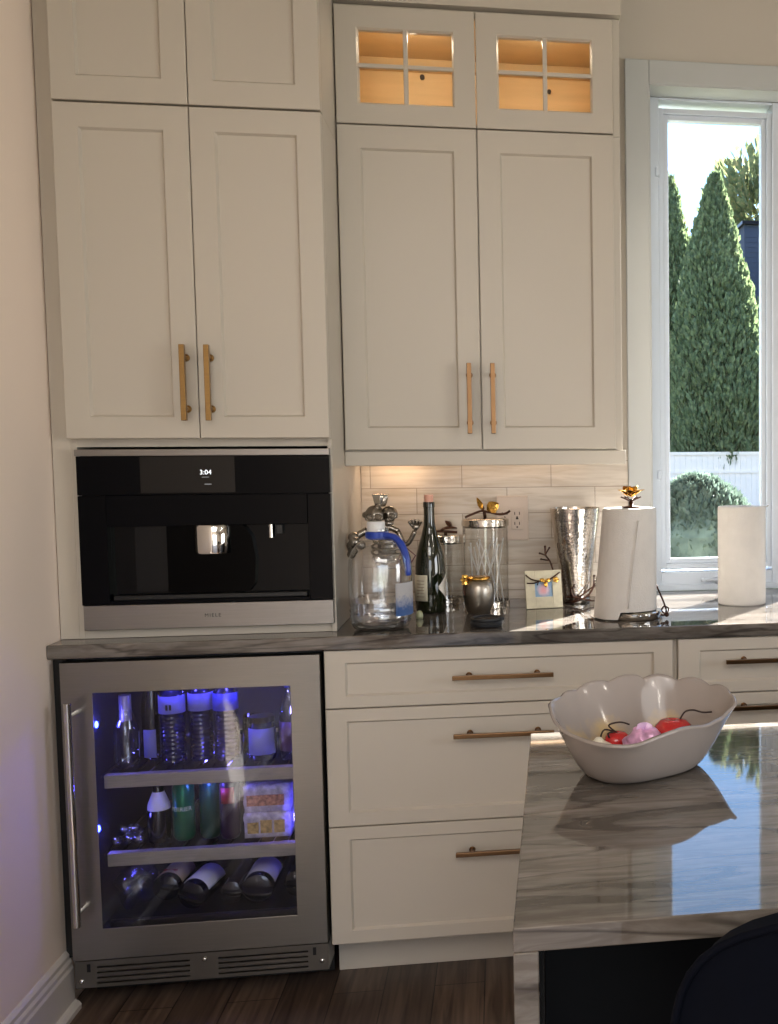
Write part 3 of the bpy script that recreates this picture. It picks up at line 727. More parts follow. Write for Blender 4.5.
# bottom: bottles lying with their bases towards the door
def lying(x, y, r, h, label, lm=None, mm=None, yaw=.12, neck=False):
    t = thing('wine_bottle', (x, y, Lz0), label, 'bottle')
    z = Lz0+.024+r
    pr = [(0, 0), (r*.75, 0), (r*.98, .004), (r, .012), (r, h*.62), (r*.85, h*.70), (r*.40, h*.80), (r*.36, h), (0, h)]
    Rm = Matrix.Rotation(-yaw, 3, 'Z') @ Matrix.Rotation(math.radians(-87), 3, 'X')
    def put(bm):
        for v in bm.verts: v.co = Rm @ v.co + Vector((x, y, z))
        return bm
    bm = B(); lathe(bm, pr, (0, 0, 0), 28); put(bm); link('bottle_body', bm, mm or M['dark_glass'], t, smooth='auto')
    if lm:
        bm = B(); patch(bm, (0, 0), r+.0006, h*.08, h*.37, 190, 350, 16)
        # patch around the bottle's own axis (top half)
        put(bm); lb = link('paper_label', bm, lm[0], t, smooth=True)
        return t, lb, Rm, z
    return t, None, Rm, z
_, lb, _, _ = lying(.200, .150, .034, .30, 'dark bottle with cream and red lettered label lying on the fridge floor, leftmost', (pbr('tan_label', '#b9a38c', .6),))
text_mesh('red_lettering', 'OKMA', .013, pbr('red_letters', '#9c2430', .5, var=0), lb, (.2055, .185, Lz0+.024+.0700), rot=(.05, 0, -.12), depth=.0012)
lying(.280, .085, .036, .31, 'dark wine bottle with bright white label lying centre left on the fridge floor', (M['white_paper'],), yaw=.22)
lying(.372, .110, .028, .30, 'unlabelled dark bottle lying between two white labelled bottles on the fridge floor', None, yaw=.05)
lying(.441, .090, .039, .31, 'dark wine bottle with greyish label lying right of centre on the fridge floor', (pbr('grey_paper', '#b9b4ae', .6, var=.05),), yaw=.02)
lying(.535, .120, .035, .30, 'dark bottle lying at the right wall of the fridge floor', None, yaw=0)
t = thing('plastic_bag', (.13, .12, Lz0), 'crumpled clear plastic bag in the bottom left corner of the fridge', 'bag')
bm = B(); blob(bm, (.128, .16, Lz0+.075), .05, 4, s=(.95, 1.3, 1.1))
for v in bm.verts:
    q = v.co; v.co += Vector((math.sin(q.z*130+q.y*60)*.006, math.sin(q.x*90)*.006, math.sin(q.x*120+q.y*70)*.008)); v.co.z = max(v.co.z, Lz0+.001)
link('bag_film', bm, thin_glass('bag_plastic', (.85, .85, .88, 1), 1.2, .25, base=.10), t, smooth=True)

# ------------------------------------------------------------------ things on the counter
Z = CT
# water jug ---------------------------------------------------------------
jx, jy = .766, .115
t = thing('water_jug', (jx, jy, Z), 'large clear plastic water jug with blue collar and handle by the coffee machine', 'jug')
def jug_warp(a, h):
    n = 4.0; k = (abs(math.cos(a))**n+abs(math.sin(a))**n)**(-1/n); return 1+(k-1)*(.6 if h < .19 else max(0, .6*(1-(h-.19)/.045)))
pr = [(0, .004), (.050, 0), (.068, .006), (.0755, .020), (.078, .040), (.0765, .043), (.0765, .047), (.079, .051), (.0765, .058), (.0765, .062), (.079, .067), (.0800, .120), (.0795, .160), (.0775, .182), (.070, .204), (.056, .222), (.038, .234), (.028, .238), (.024, .256), (.0245, .260)]
bm = B(); lathe(bm, pr, (jx, jy, Z), 40, warp=jug_warp); link('jug_body', bm, M['pet'], t, smooth=True)
# water inside the bottom
bm = B(); lathe(bm, [(0, .006), (.049, .003), (.066, .009), (.073, .022), (.0745, .060), (.0745, .074), (0, .074)], (jx, jy, Z), 32, warp=jug_warp)
link('water', bm, M['water'], t, smooth='auto')
bm = B(); lathe(bm, [(.0275, .232), (.030, .234), (.030, .250), (.027, .252)], (jx-.005, jy, Z), 28)
tube(bm, cat([(jx+.015, jy-.018, Z+.243), (jx+.043, jy-.026, Z+.236), (jx+.062, jy-.034, Z+.210), (jx+.071, jy-.040, Z+.175), (jx+.074, jy-.042, Z+.140)], 5), [.0085]*8+[.0095]*8+[.008]*4+[.006], 10)
link('blue_handle', bm, M['blue'], t, smooth='auto')
bm = B(); lathe(bm, [(0, 0), (.0225, 0), (.0225, .022), (.021, .025), (0, .025)], (jx-.008, jy, Z+.2525), 28, warp=lambda a, h: 1+.02*math.cos(a*20)); link('cap', bm, M['white_pl'], t, smooth='auto')
bm = B()
pts = [(.052, .035), (.080, .046), (.079, .105), (.052, .125)]
A = [math.radians(a) for a in range(300, 352, 6)]
rr = .0835
g = [[bm.verts.new((jx+rr*jug_warp(a, .1)*math.cos(a), jy+rr*jug_warp(a, .1)*math.sin(a), Z+h)) for a in A] for h in (.040, .124)]
for k in range(len(A)-1): bm.faces.new((g[0][k], g[0][k+1], g[1][k+1], g[1][k]))
bmesh.ops.solidify(bm, geom=bm.faces[:], thickness=.0006)
mm, nt, b = new_mat('jug_label'); N = nt.nodes; L = nt.links
gg = N.new('ShaderNodeNewGeometry'); sx = N.new('ShaderNodeSeparateXYZ'); L.new(gg.outputs['Position'], sx.inputs[0])
r = N.new('ShaderNodeMapRange'); r.inputs[1].default_value = Z+.04; r.inputs[2].default_value = Z+.124; L.new(sx.outputs[2], r.inputs[0])
nz = N.new('ShaderNodeTexNoise'); nz.inputs['Scale'].default_value = 130; L.new(gg.outputs['Position'], nz.inputs['Vector'])
ad = N.new('ShaderNodeMath'); ad.operation = 'MULTIPLY_ADD'; ad.inputs[1].default_value = .5; L.new(nz.outputs['Fac'], ad.inputs[0]); L.new(r.outputs[0], ad.inputs[2])
cr = N.new('ShaderNodeValToRGB'); e = cr.color_ramp.elements; e[0].position = .45; e[0].color = rgb('#5a7fc0'); e[1].position = .85; e[1].color = rgb('#e8e8ec')
L.new(ad.outputs[0], cr.inputs[0]); L.new(cr.outputs[0], b.inputs['Base Color'])
link('paper_label', bm, mm, t, smooth=True)
# skeleton figure ------------------------------------------------------------
sxx, syy = .745, .30
t = thing('skeleton_figurine', (sxx, syy, Z), 'silver skeleton figurine in a cup shaped hat, seated behind the water jug', 'figurine')
bm = B()
def tb2(p, r, seg=8): tube(bm, cat(p, 4), r, seg)
blob(bm, (sxx, syy, Z+.022), .045, 3, s=(1.1, .8, .5))                  # pelvis
tb2([(sxx, syy, Z+.03), (sxx+.004, syy+.006, Z+.10), (sxx+.012, syy+.004, Z+.18), (sxx+.004, syy, Z+.255)], .009)   # spine
for k in range(6):
    zc = Z+.150+k*.0165; w = .030+.013*math.sin((k+.6)/6*PI)
    cx_ = sxx+.022
    ring = [(cx_+w*math.cos(a), syy+w*.7*math.sin(a), zc-.010*math.sin(-a)) for a in [2*PI*q/14 for q in range(15)]]
    tube(bm, ring, .0034, 7)
blob(bm, (sxx+.020, syy, Z+.195), .026, 2, s=(1, .6, 1.8))
tb2([(sxx-.030, syy, Z+.245), (sxx+.020, syy, Z+.252), (sxx+.050, syy, Z+.240)], .008)      # shoulders
tb2([(sxx+.050, syy, Z+.242), (sxx+.068, syy-.01, Z+.205), (sxx+.082, syy-.015, Z+.210), (sxx+.098, syy-.02, Z+.240)], .0065)   # raised arm
for a in range(5):
    an = math.radians(30+a*30); tb2([(sxx+.100, syy-.02, Z+.242), (sxx+.100+.012*math.cos(an), syy-.022, Z+.252+.008*math.sin(an)), (sxx+.100+.020*math.cos(an), syy-.028, Z+.262+.010*math.sin(an))], .0035, 6)
blob(bm, (sxx+.100, syy-.02, Z+.252), .010, 2)
tb2([(sxx-.030, syy, Z+.244), (sxx-.065, syy-.01, Z+.222), (sxx-.072, syy-.03, Z+.196), (sxx-.060, syy-.05, Z+.190)], .010)    # bent arm
for q in ((-.066, -.02, .226, .015), (-.070, -.03, .204, .014), (-.062, -.04, .214, .015), (-.071, -.03, .18, .012), (-.045, -.03, .205, .013)):
    blob(bm, (sxx+q[0], syy+q[1], Z+q[2]), q[3], 2)
for s in (-1, 1):   # folded legs
    tb2([(sxx+s*.02, syy, Z+.03), (sxx+s*.050, syy-.03, Z+.06), (sxx+s*.055, syy-.02, Z+.010)], .009)
link('skeleton_body', bm, M['pewter'], t, smooth=True)
bm = B()
def skull(cx, cy, cz, s):
    n0 = len(bm.verts); blob(bm, (cx, cy, cz), .030*s, 5, s=(.92, 1, 1.02)); bm.verts.ensure_lookup_table()
    for v in bm.verts[n0:]:
        p = v.co-Vector((cx, cy, cz))
        for ex in (-.011*s, .011*s):
            d = (Vector((p.x, p.z, 0))-Vector((ex, -.002*s, 0))).length
            if p.y < 0 and d < .0095*s: v.co.y += .022*s*(1-d/(.0095*s))**.4
        if p.y < 0 and abs(p.x) < .004*s and -.014*s < p.z < -.007*s: v.co.y += .007*s
        if p.z < -.010*s: v.co.x = cx+p.x*.72
    blob(bm, (cx, cy-.012*s, cz-.026*s), .015*s, 3, s=(1, .9, .75))
    for k in range(6): blob(bm, (cx+(k-2.5)*.0042*s, cy-.0255*s, cz-.0225*s), .0024*s, 1)
    blob(bm, (cx-.024*s, cy, cz+.004*s), .010*s, 2); 
skull(sxx-.009, syy-.008, Z+.282, 1.0); skull(sxx+.028, syy+.004, Z+.284, .85)
link('skull', bm, M['pewter'], t, smooth=True)
bm = B(); lathe(bm, [(0, 0), (.012, 0), (.017, .010), (.020, .024), (.023, .034), (.020, .033), (.013, .012), (0, .010)], (sxx+.006, syy-.004, Z+.308), 24, warp=lambda a, h: 1+.06*math.cos(a*5)); 
link('cup_hat', bm, M['ham'], t, smooth=True)
# kite-shaped wire behind the jug handle
bm = B(); tube(bm, [(.818, .22, Z+.205), (.848, .22, Z+.178), (.820, .22, Z+.132), (.800, .22, Z+.160), (.818, .22, Z+.205)], .0018, 6); tube(bm, [(.812, .22, Z+.0005), (.806, .22, Z+.145)], .0016, 6); lathe(bm, [(0, 0), (.012, 0), (.012, .003), (0, .003)], (.812, .22, Z), 16)
tag(link('kite_pick', bm, pbr('dark_red_wire', '#5a1c34', .4), smooth=True), 'small dark red diamond shaped wire pick standing behind the jug handle', 'ornament')
# wine bottle ------------------------------------------------------------------
wx, wy = .8755, .385
t = thing('wine_bottle', (wx, wy, Z), 'dark green wine bottle with pink cork standing right of the jug', 'bottle')
pr = [(0, .008), (.030, 0), (.040, .002), (.0425, .008), (.0430, .10), (.0425, .135), (.039, .165), (.031, .195), (.022, .225), (.0165, .250), (.0150, .275), (.0150, .300), (.0165, .301), (.0165, .313), (.0155, .316), (0, .316)]
bm = B(); lathe(bm, pr, (wx, wy, Z), 40); link('bottle_body', bm, M['green_glass'], t, smooth='auto')
bm = B(); lathe(bm, [(0, 0), (.0125, 0), (.0128, .012), (.0128, .018), (.012, .020), (0, .020)], (wx, wy, Z+.316), 24); link('stopper', bm, M['cork'], t, smooth='auto')
bm = B(); patch(bm, (wx, wy), .0433, Z+.036, Z+.110, 182, 262); lb = link('paper_label', bm, M['paper'], t, smooth=True); lb['label'] = 'cream paper label'
bm = B()
for k in range(6): patch(bm, (wx, wy), .0441, Z+.048+k*.009, Z+.0494+k*.009, 215, 250)
link('label_print', bm, pbr('brown_print', '#8a6a4a', .6), lb)
bm = B()
A0, A1 = 304, 350   # pointed back label
for k in range(12):
    t0, t1 = k/12, (k+1)/12
    hm = .036*(1-abs(0)); 
    a0 = math.radians(A0+(A1-A0)*t0); a1 = math.radians(A0+(A1-A0)*t1); h0 = .004+.034*t0; h1 = .004+.034*t1
    v = [bm.verts.new((wx+.0438*math.cos(a), wy+.0438*math.sin(a), Z+.074+h)) for a, h in ((a0, -h0), (a1, -h1), (a1, h1), (a0, h0))]; bm.faces.new(v)
link('back_label', bm, pbr('bright_label_paper', '#f0eae0', .7, var=.02), t)
# lidded glass jars ---------------------------------------------------------
def canister(x, y, r, h, label, jar_r=None):
    t = thing('glass_canister', (x, y, Z), label, 'canister')
    bm = B(); lathe(bm, [(r*1.01, 0), (r*1.01, .018), (r*.97, .018), (r*.97, .002), (0, .002)], (x, y, Z), 40); link('base_band', bm, M['ham'], t, smooth='auto')
    bm = B(); lathe(bm, [(0, .004), (r*.95, .004), (r*.96, .02), (r*.96, h), (r*.93, h), (r*.93, .012), (0, .012)], (x, y, Z), 40); link('glass_wall', bm, M['clear'], t, smooth='auto')
    bm = B(); lathe(bm, [(r*.90, -.006), (r*1.01, 0), (r*1.01, .018), (r*.95, .021), (0, .023)], (x, y, Z+h), 40); ld = link('lid', bm, M['ham'], t, smooth='auto')
    return t, ld
x, y, r = 1.032, .468, .068
t, ld = canister(x, y, r, .241, 'tall glass canister with hammered lid and gold leaf branch, in front of the outlet')
bm = B(); zt = Z+.270
tube(bm, cat([(x-.058, y-.01, zt-.004), (x-.040, y-.01, zt+.004), (x-.010, y-.008, zt+.014), (x+.012, y-.01, zt+.010), (x+.040, y-.012, zt+.004), (x+.060, y-.012, zt+.006), (x+.073, y-.014, zt+.014)], 5), .0035, 8)
tube(bm, cat([(x-.008, y-.008, zt+.012), (x-.004, y-.008, zt+.022), (x-.008, y-.008, zt+.030)], 4), .003, 8); tube(bm, [(x, y, Z+.262), (x-.002, y-.006, zt+.012)], .005, 8)
link('branch_knob', bm, M['darkmetal'], ld, smooth=True)
bm = B(); leaf(bm, (x-.006, y-.008, zt+.016), (-.45, -.05, 1), (0, -1, .3), .042, .008); leaf(bm, (x+.006, y-.01, zt+.016), (.95, -.05, .55), (0, -1, .15), .040, .019)
link('gold_leaves', bm, M['gold'], ld)
for k in range(14):
    ring_ = k % 2; a = k*2*PI/14+(.2 if ring_ else 0); q = .052 if ring_ else .034; tw = 1.3 if ring_ else -1.5; hh = .17+.035*((k*5) % 7)/7
    p0 = Vector((x+q*math.cos(a), y+q*math.sin(a), Z+.0150)); p1 = Vector((x+q*math.cos(a+tw), y+q*math.sin(a+tw), Z+hh))
    bm = B(); tube(bm, [p0, p1], .0021, 8); blob(bm, p1, .0034, 1)
    tag(link('cotton_swab', bm, M['white_pl'], smooth=True), 'thin white stick leaning inside the tall glass canister', 'stick', 'white sticks in the tall glass canister')
x, y, r = .912, .560, .052
t, ld = canister(x, y, r, .188, 'shorter glass canister with hammered lid and dark leaf knob, behind the wine bottle')
bm = B(); zt = Z+.212
tube(bm, [(x, y, zt-.003), (x, y, zt+.010)], .005, 8)
leaf(bm, (x-.02, y, zt+.010), (1, -.1, .15), (0, 0, 1), .055, .020, .003); leaf(bm, (x+.02, y, zt+.018), (-.7, -.1, .8), (0, -.4, 1), .030, .014, .003); tube(bm, cat([(x-.045, y-.01, zt+.001), (x-.02, y-.01, zt+.008), (x+.035, y-.01, zt+.004)], 4), .004, 8)
link('leaf_knob', bm, M['darkmetal'], ld, smooth=True)
# green-white stopper on the counter
bm = B(); lathe(bm, [(0, 0), (.009, 0), (.010, .010), (.007, .018), (.004, .022), (0, .022)], (.852, .26, Z), 16); tag(link('bottle_cap', bm, pbr('pale_green_cap', '#b9bd98', .5), smooth=True), 'tiny pale green cap on the counter between jug and wine bottle', 'cap')
# round silver jar ----------------------------------------------------------
x, y = 1.0115, .345
t = thing('silver_jar', (x, y, Z), 'small round hammered silver jar with gold rim in front of the tall canister', 'jar')
bm = B(); lathe(bm, [(0, 0), (.030, 0), (.033, .004), (.040, .030), (.044, .055), (.044, .070), (.040, .084), (.034, .092), (.029, .096), (.028, .101)], (x, y, Z), 36, sx=1.02); link('jar_body', bm, M['oldsilver'], t, smooth='auto')
bm = B(); lathe(bm, [(.027, .0955), (.033, .097), (.033, .101), (.029, .104), (0, .105)], (x, y, Z), 30); ld = link('gold_lid', bm, M['gold'], t, smooth='auto')
bm = B(); 
for d_ in ((-1, -.4, .1), (-.8, -.6, -.5), (-.6, -.3, .5)): leaf(bm, (x-.028, y-.018, Z+.096), d_, (0, -1, .2), .024, .009)
link('gold_leaves', bm, M['gold'], t)
bm = B(); tube(bm, cat([(x-.028, y-.02, Z+.098), (x-.038, y-.022, Z+.085), (x-.041, y-.022, Z+.066), (x-.038, y-.024, Z+.052)], 4), .0028, 8); link('branch_handle', bm, M['darkmetal'], t, smooth=True)
# black lid -------------------------------------------------------------------
bm = B(); x, y = 1.0345, .095
lathe(bm, [(0, 0), (.038, 0), (.041, .003), (.042, .010), (.040, .013), (.039, .015), (.041, .018), (.040, .023), (.034, .025), (.030, .021), (0, .020)], (x, y, Z), 36)
box(bm, x+.030, x+.047, y-.012, y+.012, Z+.016, Z+.024)
tag(link('jar_lid', bm, M['rubber'], smooth='auto'), 'round black rubber lid lying near the counter edge', 'lid')
# picture frame ----------------------------------------------------------------
t = thing('picture_frame', (1.20, .41, Z), 'small cream picture frame with twig trim leaning before the hammered vase', 'picture frame')
Rf = Matrix.Translation((1.201, .385, Z+.001)) @ Matrix.Rotation(math.radians(9), 4, 'Z') @ Matrix.Rotation(math.radians(-14), 4, 'X')
def fxm(bm):
    for v in bm.verts: v.co = Rf @ v.co
    return bm
w, h = .054, .112; ow, oz0, oz1 = .026, .034, .078
bm = B(); box(bm, -w, -ow, 0, .010, 0, h); box(bm, ow, w, 0, .010, 0, h); box(bm, -ow, ow, 0, .010, 0, oz0); box(bm, -ow, ow, 0, .010, oz1, h)
fr = link('frame_body', fxm(bm), pbr('cream_enamel', '#cfc9b2', .35, var=.1, scale=60), t, bevel=.001)
mm, nt, b = new_mat('photo_print'); N = nt.nodes; L = nt.links
gg = N.new('ShaderNodeNewGeometry'); vs_ = N.new('ShaderNodeVectorMath'); vs_.operation = 'DISTANCE'; vs_.inputs[1].default_value = (1.199, .399, Z+.054); L.new(gg.outputs['Position'], vs_.inputs[0])
nz = N.new('ShaderNodeTexNoise'); nz.inputs['Scale'].default_value = 90; L.new(gg.outputs['Position'], nz.inputs['Vector'])
ad = N.new('ShaderNodeMath'); ad.operation = 'MULTIPLY_ADD'; ad.inputs[1].default_value = .014; L.new(nz.outputs['Fac'], ad.inputs[0]); L.new(vs_.outputs['Value'], ad.inputs[2])
cr = N.new('ShaderNodeValToRGB'); e = cr.color_ramp.elements; e[0].position = .012; e[0].color = rgb('#e6a9b4'); e[1].position = .028; e[1].color = rgb('#7f9fc0'); k = e.new(.020); k.color = rgb('#d6b8c8')
L.new(ad.outputs[0], cr.inputs[0]); L.new(cr.outputs[0], b.inputs['Base Color'])
bm = B(); box(bm, -ow, ow, .004, .0065, oz0, oz1); link('photo', fxm(bm), mm, t)
bm = B(); box(bm, -.012, .012, .012, .0145, .002, .095); 
link('easel_back', fxm(bm), M['card'], t)
bm = B(); tube(bm, cat([(-.052, -.003, .100), (-.036, -.005, .086), (-.014, -.005, .080), (.004, -.005, .079), (.024, -.005, .087), (.050, -.003, .104)], 5), .0022, 7)
tube(bm, cat([(-.050, -.004, .075), (-.03, -.005, .074), (-.012, -.005, .080)], 4), .0018, 6); tube(bm, [(-.014, -.005, .080), (-.020, -.005, .068)], .0018, 6); tube(bm, [(.010, -.005, .080), (.006, -.005, .070)], .0018, 6)
link('twig_trim', fxm(bm), M['darkmetal'], fr, smooth=True)
bm = B()
for d_ in ((-.6, 0, .3), (.5, 0, .2), (.1, 0, -.8)): leaf(bm, (.004, -.006, .078), d_, (0, -1, 0), .018, .006)
for a in range(5): leaf(bm, (.036, -.006, .082), (math.cos(a*1.256), 0, math.sin(a*1.256)), (0, -1, 0), .010, .0045)
link('metal_leaves', fxm(bm), M['gold'], fr)
# hammered vase --------------------------------------------------------------
x, y = 1.300, .500
t = thing('hammered_vase', (x, y, Z), 'tall hammered silver vase with twigs wrapped round its foot', 'vase')
bm = B(); lathe(bm, [(0, 0), (.042, 0), (.044, .004), (.043, .02), (.047, .06), (.054, .12), (.063, .19), (.071, .25), (.076, .287), (.0735, .288), (.068, .25), (.052, .13), (.042, .03), (.0, .02)], (x, y, Z), 48); link('vase_body', bm, M['ham'], t, smooth='auto')
bm = B()
for s, pts in enumerate((
    [(x-.035, y-.040, Z+.006), (x+.0, y-.058, Z+.012), (x+.035, y-.048, Z+.030), (x+.056, y-.025, Z+.060), (x+.068, y-.02, Z+.100)],
    [(x-.020, y-.052, Z+.004), (x+.020, y-.056, Z+.034), (x+.045, y-.045, Z+.050), (x+.070, y-.04, Z+.058)],
    [(x-.030, y-.048, Z+.024), (x+.005, y-.060, Z+.020), (x+.045, y-.05, Z+.010), (x+.072, y-.045, Z+.014)],
    [(x+.030, y-.050, Z+.022), (x+.048, y-.045, Z+.050), (x+.052, y-.045, Z+.085)],
    [(x-.010, y-.056, Z+.020), (x-.020, y-.058, Z+.045), (x-.010, y-.058, Z+.056)])):
    P_ = cat(pts, 5); tube(bm, P_, [.0038*(1-.6*i/len(P_)) for i in range(len(P_))], 7)
    blob(bm, P_[-1], .004, 1)
# small forked twig standing out on the left
P_ = cat([(x-.040, y-.030, Z+.010), (x-.066, y-.02, Z+.090), (x-.078, y-.01, Z+.128), (x-.090, y, Z+.146), (x-.092, y, Z+.172)], 5); tube(bm, P_, .0026, 7); blob(bm, P_[-1], .0042, 1)
for a, b_ in (((x-.078, y-.01, Z+.130), (x-.104, y, Z+.134)), ((x-.090, y, Z+.146), (x-.108, y, Z+.152)), ((x-.090, y, Z+.150), (x-.079, y, Z+.168))): tube(bm, [a, b_], .0024, 7); blob(bm, b_, .0038, 1)
link('twigs', bm, M['darkmetal'], t, smooth=True)
bm = B(); 
for a in range(5): leaf(bm, (x+.060, y-.032, Z+.066), (math.cos(a*1.256), -.3, math.sin(a*1.256)), (0, -1, 0), .013, .005)
link('metal_blossom', bm, M['pewter'], t)
# paper towel holder -----------------------------------------------------------
x, y = 1.4220, .175
t = thing('paper_towel_holder', (x, y, Z), 'silver paper towel holder with gold flower finial and loose white roll', 'paper towel holder')
bm = B(); lathe(bm, [(0, 0), (.078, 0), (.080, .003), (.080, .018), (.077, .021), (0, .021)], (x+.012, y, Z), 48); link('base', bm, M['ham'], t, smooth='auto')
bm = B(); tube(bm, [(x+.006, y, Z+.02), (x+.008, y, Z+.318)], .006, 12); link('post', bm, M['chrome'], t, smooth=True)
bm = B()  # loosened roll, its outer sheet flaring down to the counter
prof = []
seg = 64; H = [.004, .012, .03, .08, .14, .20, .26, .296, .3005]
rings = []
for hi, h in enumerate(H):
    ring = []
    for k in range(seg):
        a = 2*PI*k/seg; f = max(0, 1-h/.30)
        rr = .0735+.024*f*max(0, math.cos(a-PI*1.02))**1.2+.004*f*max(0, math.cos(a-5.6))
        rr += .0015*math.sin(a*7)*f
        if hi == len(H)-1: rr -= .003
        low = 0
        if h < .03 and not (210 < math.degrees(a) % 360 < 205): low = 0
        hh = h
        if h < .03:
            # the sheet hangs lower on the left than on the front right
            lift = .024*(1 if (math.degrees(a) > 245 or math.degrees(a) < 60) else 0); hh = max(h, lift) if h < lift else h
            hh = max(h, lift*(1-.02*hi))+hi*.0005
        ring.append(bm.verts.new((x+rr*math.cos(a)+.004*h/.3, y+rr*math.sin(a), Z+hh)))
    rings.append(ring)
for a_, b_ in zip(rings, rings[1:]):
    for k in range(seg): bm.faces.new((a_[k], a_[(k+1) % seg], b_[(k+1) % seg], b_[k]))
inner = [[bm.verts.new((x+.004+.020*math.cos(2*PI*k/seg), y+.020*math.sin(2*PI*k/seg), Z+hz)) for k in range(seg)] for hz in (.300, .030)]
for k in range(seg):
    bm.faces.new((rings[-1][k], rings[-1][(k+1) % seg], inner[0][(k+1) % seg], inner[0][k])); bm.faces.new((inner[0][k], inner[0][(k+1) % seg], inner[1][(k+1) % seg], inner[1][k]))
ro = link('paper_roll', bm, M['towel'], t, smooth='auto')
bm = B(); P_ = [Vector((x-.012+(.030)*f, y-.0745-.006*(1-f), Z+.035+.235*f)) for f in [k/10 for k in range(11)]]; 
for k, p in enumerate(P_):
    p.y = y-math.sqrt(max(.0001, (.0775+.004*(1-k/10))**2-(p.x-x)**2))-.0010
tube(bm, P_, .0014, 6); link('sheet_edge', bm, M['towel'], ro, smooth=True)
fc = Vector((x+.008, y, Z+.332))
bm = B()
for a in range(7): leaf(bm, fc, (math.cos(a*.9), math.sin(a*.9), .5), (0, 0, 1), .042, .015)
for a in range(5): leaf(bm, fc+Vector((0, 0, .004)), (math.cos(a*1.256+.4), math.sin(a*1.256+.4), 1.1), (math.cos(a), math.sin(a), .2), .032, .013)
blob(bm, fc+Vector((0, 0, .006)), .006, 2); link('flower_finial', bm, M['gold'], t)
bm = B(); lathe(bm, [(0, 0), (.026, 0), (.026, .003), (.006, .005), (.006, .022), (0, .024)], (x+.008, y, Z+.3015), 24)
for a in range(6): 
    q = a*1.047; tube(bm, cat([fc-Vector((0, 0, .014)), fc+Vector((.012*math.cos(q), .012*math.sin(q), -.008)), fc+Vector((.028*math.cos(q), .028*math.sin(q), -.001))], 3), .0022, 6)
link('twig_finial', bm, M['darkmetal'], t, smooth=True)
bm = B(); tube(bm, cat([(x+.078, y+.012, Z+.085), (x+.092, y-.020, Z+.045), (x+.098, y-.035, Z+.020), (x+.090, y-.050, Z+.010), (x+.080, y-.052, Z+.012)], 5), .0026, 8); 
tube(bm, cat([(x+.094, y-.028, Z+.032), (x+.085, y-.038, Z+.022), (x+.096, y-.045, Z+.012), (x+.104, y-.04, Z+.026), (x+.094, y-.028, Z+.032)], 4), .0022, 7)
blob(bm, (x+.098, y-.045, Z+.010), .0065, 2); link('tension_twig', bm, M['darkmetal'], t, smooth=True)
bm = B()
for k in (0, 1, 2): leaf(bm, (x+.022+k*.012, y-.0792, Z+.010), (.7*(1 if k % 2 else -1), -.05, .8), (0, -1, 0), .010, .004, .0012)
link('leaf_badge', bm, M['chrome'], t)
# free-standing roll ----------------------------------------------------------
x, y, r = 1.789, .385, .0715
t = thing('paper_towel_roll', (x, y, Z), 'plain white paper towel roll standing alone on the counter by the window', 'paper towel')
bm = B(); lathe(bm, [(.020, 0), (r*.97, 0), (r, .003), (r, .287), (r*.98, .291), (.021, .291), (.020, .285)], (x, y, Z), 56); ro = link('paper_sheets', bm, M['towel'], t, smooth='auto')
bm = B(); lathe(bm, [(.0195, .0), (.0205, .0), (.0205, .290), (.0190, .290), (.0190, .0), (.0195, 0)], (x, y, Z), 32); link('core_tube', bm, M['card'], t, smooth='auto')
bm = B(); 
v = [bm.verts.new(p) for p in ((x+.052, y-.050, Z+.2895), (x+.0715, y-.01, Z+.2895), (x+.083, y-.008, Z+.2945), (x+.066, y-.052, Z+.291))]; bm.faces.new(v); bmesh.ops.solidify(bm, geom=bm.faces[:], thickness=.0008)
link('loose_sheet_corner', bm, M['towel'], ro)

# ------------------------------------------------------------------ bowl and contents
RIM = [(1.1402, -1.2398, 0.9932), (1.144, -1.2582, 0.9893), (1.1496, -1.2771, 0.9863), (1.1592, -1.2956, 0.9839), (1.1698, -1.3129, 0.9831), (1.1804, -1.328, 0.9821), (1.1898, -1.3404, 0.9817), (1.2018, -1.3494, 0.981), (1.2154, -1.3549, 0.9805), (1.2294, -1.3568, 0.98), (1.2425, -1.3555, 0.9806), (1.2548, -1.3512, 0.9828), (1.2676, -1.3446, 0.9857), (1.2821, -1.3363, 0.988), (1.297, -1.3266, 0.9895), (1.3109, -1.3161, 0.9904), (1.3251, -1.305, 0.9893), (1.3383, -1.2935, 0.9863), (1.3531, -1.2816, 0.9834), (1.3669, -1.2694, 0.9853), (1.3789, -1.257, 0.9866), (1.3879, -1.2446, 0.9896), (1.3965, -1.2322, 0.992), (1.4066, -1.2201, 0.9959), (1.4085, -1.2083, 1.0004), (1.4089, -1.197, 1.003), (1.406, -1.1865, 1.0037), (1.4044, -1.1768, 1.0083), (1.3996, -1.1677, 1.0122), (1.3916, -1.1593, 1.0128), (1.3825, -1.1515, 1.01), (1.3763, -1.1446, 1.0145), (1.3683, -1.1385, 1.0182), (1.3571, -1.133, 1.02), (1.3457, -1.1279, 1.018), (1.3357, -1.1235, 1.0138), (1.3271, -1.1199, 1.0189), (1.3168, -1.117, 1.0224), (1.3064, -1.1147, 1.0233), (1.2959, -1.1127, 1.0208), (1.2853, -1.1116, 1.0164), (1.2762, -1.1115, 1.0207), (1.2669, -1.1123, 1.0228), (1.256, -1.1138, 1.0235), (1.2436, -1.1161, 1.0207), (1.2311, -1.1192, 1.015), (1.2202, -1.1234, 1.0175), (1.2092, -1.1283, 1.0193), (1.1983, -1.1337, 1.0184), (1.1874, -1.1395, 1.0142), (1.1795, -1.1459, 1.0093), (1.1717, -1.1532, 1.0115), (1.1625, -1.1612, 1.0119), (1.1561, -1.1702, 1.0068), (1.1497, -1.1806, 1.0062), (1.142, -1.1927, 1.0067), (1.1371, -1.2067, 1.0044), (1.1377, -1.2225, 1.0011)]
rim = cat(RIM, 3, closed=True)
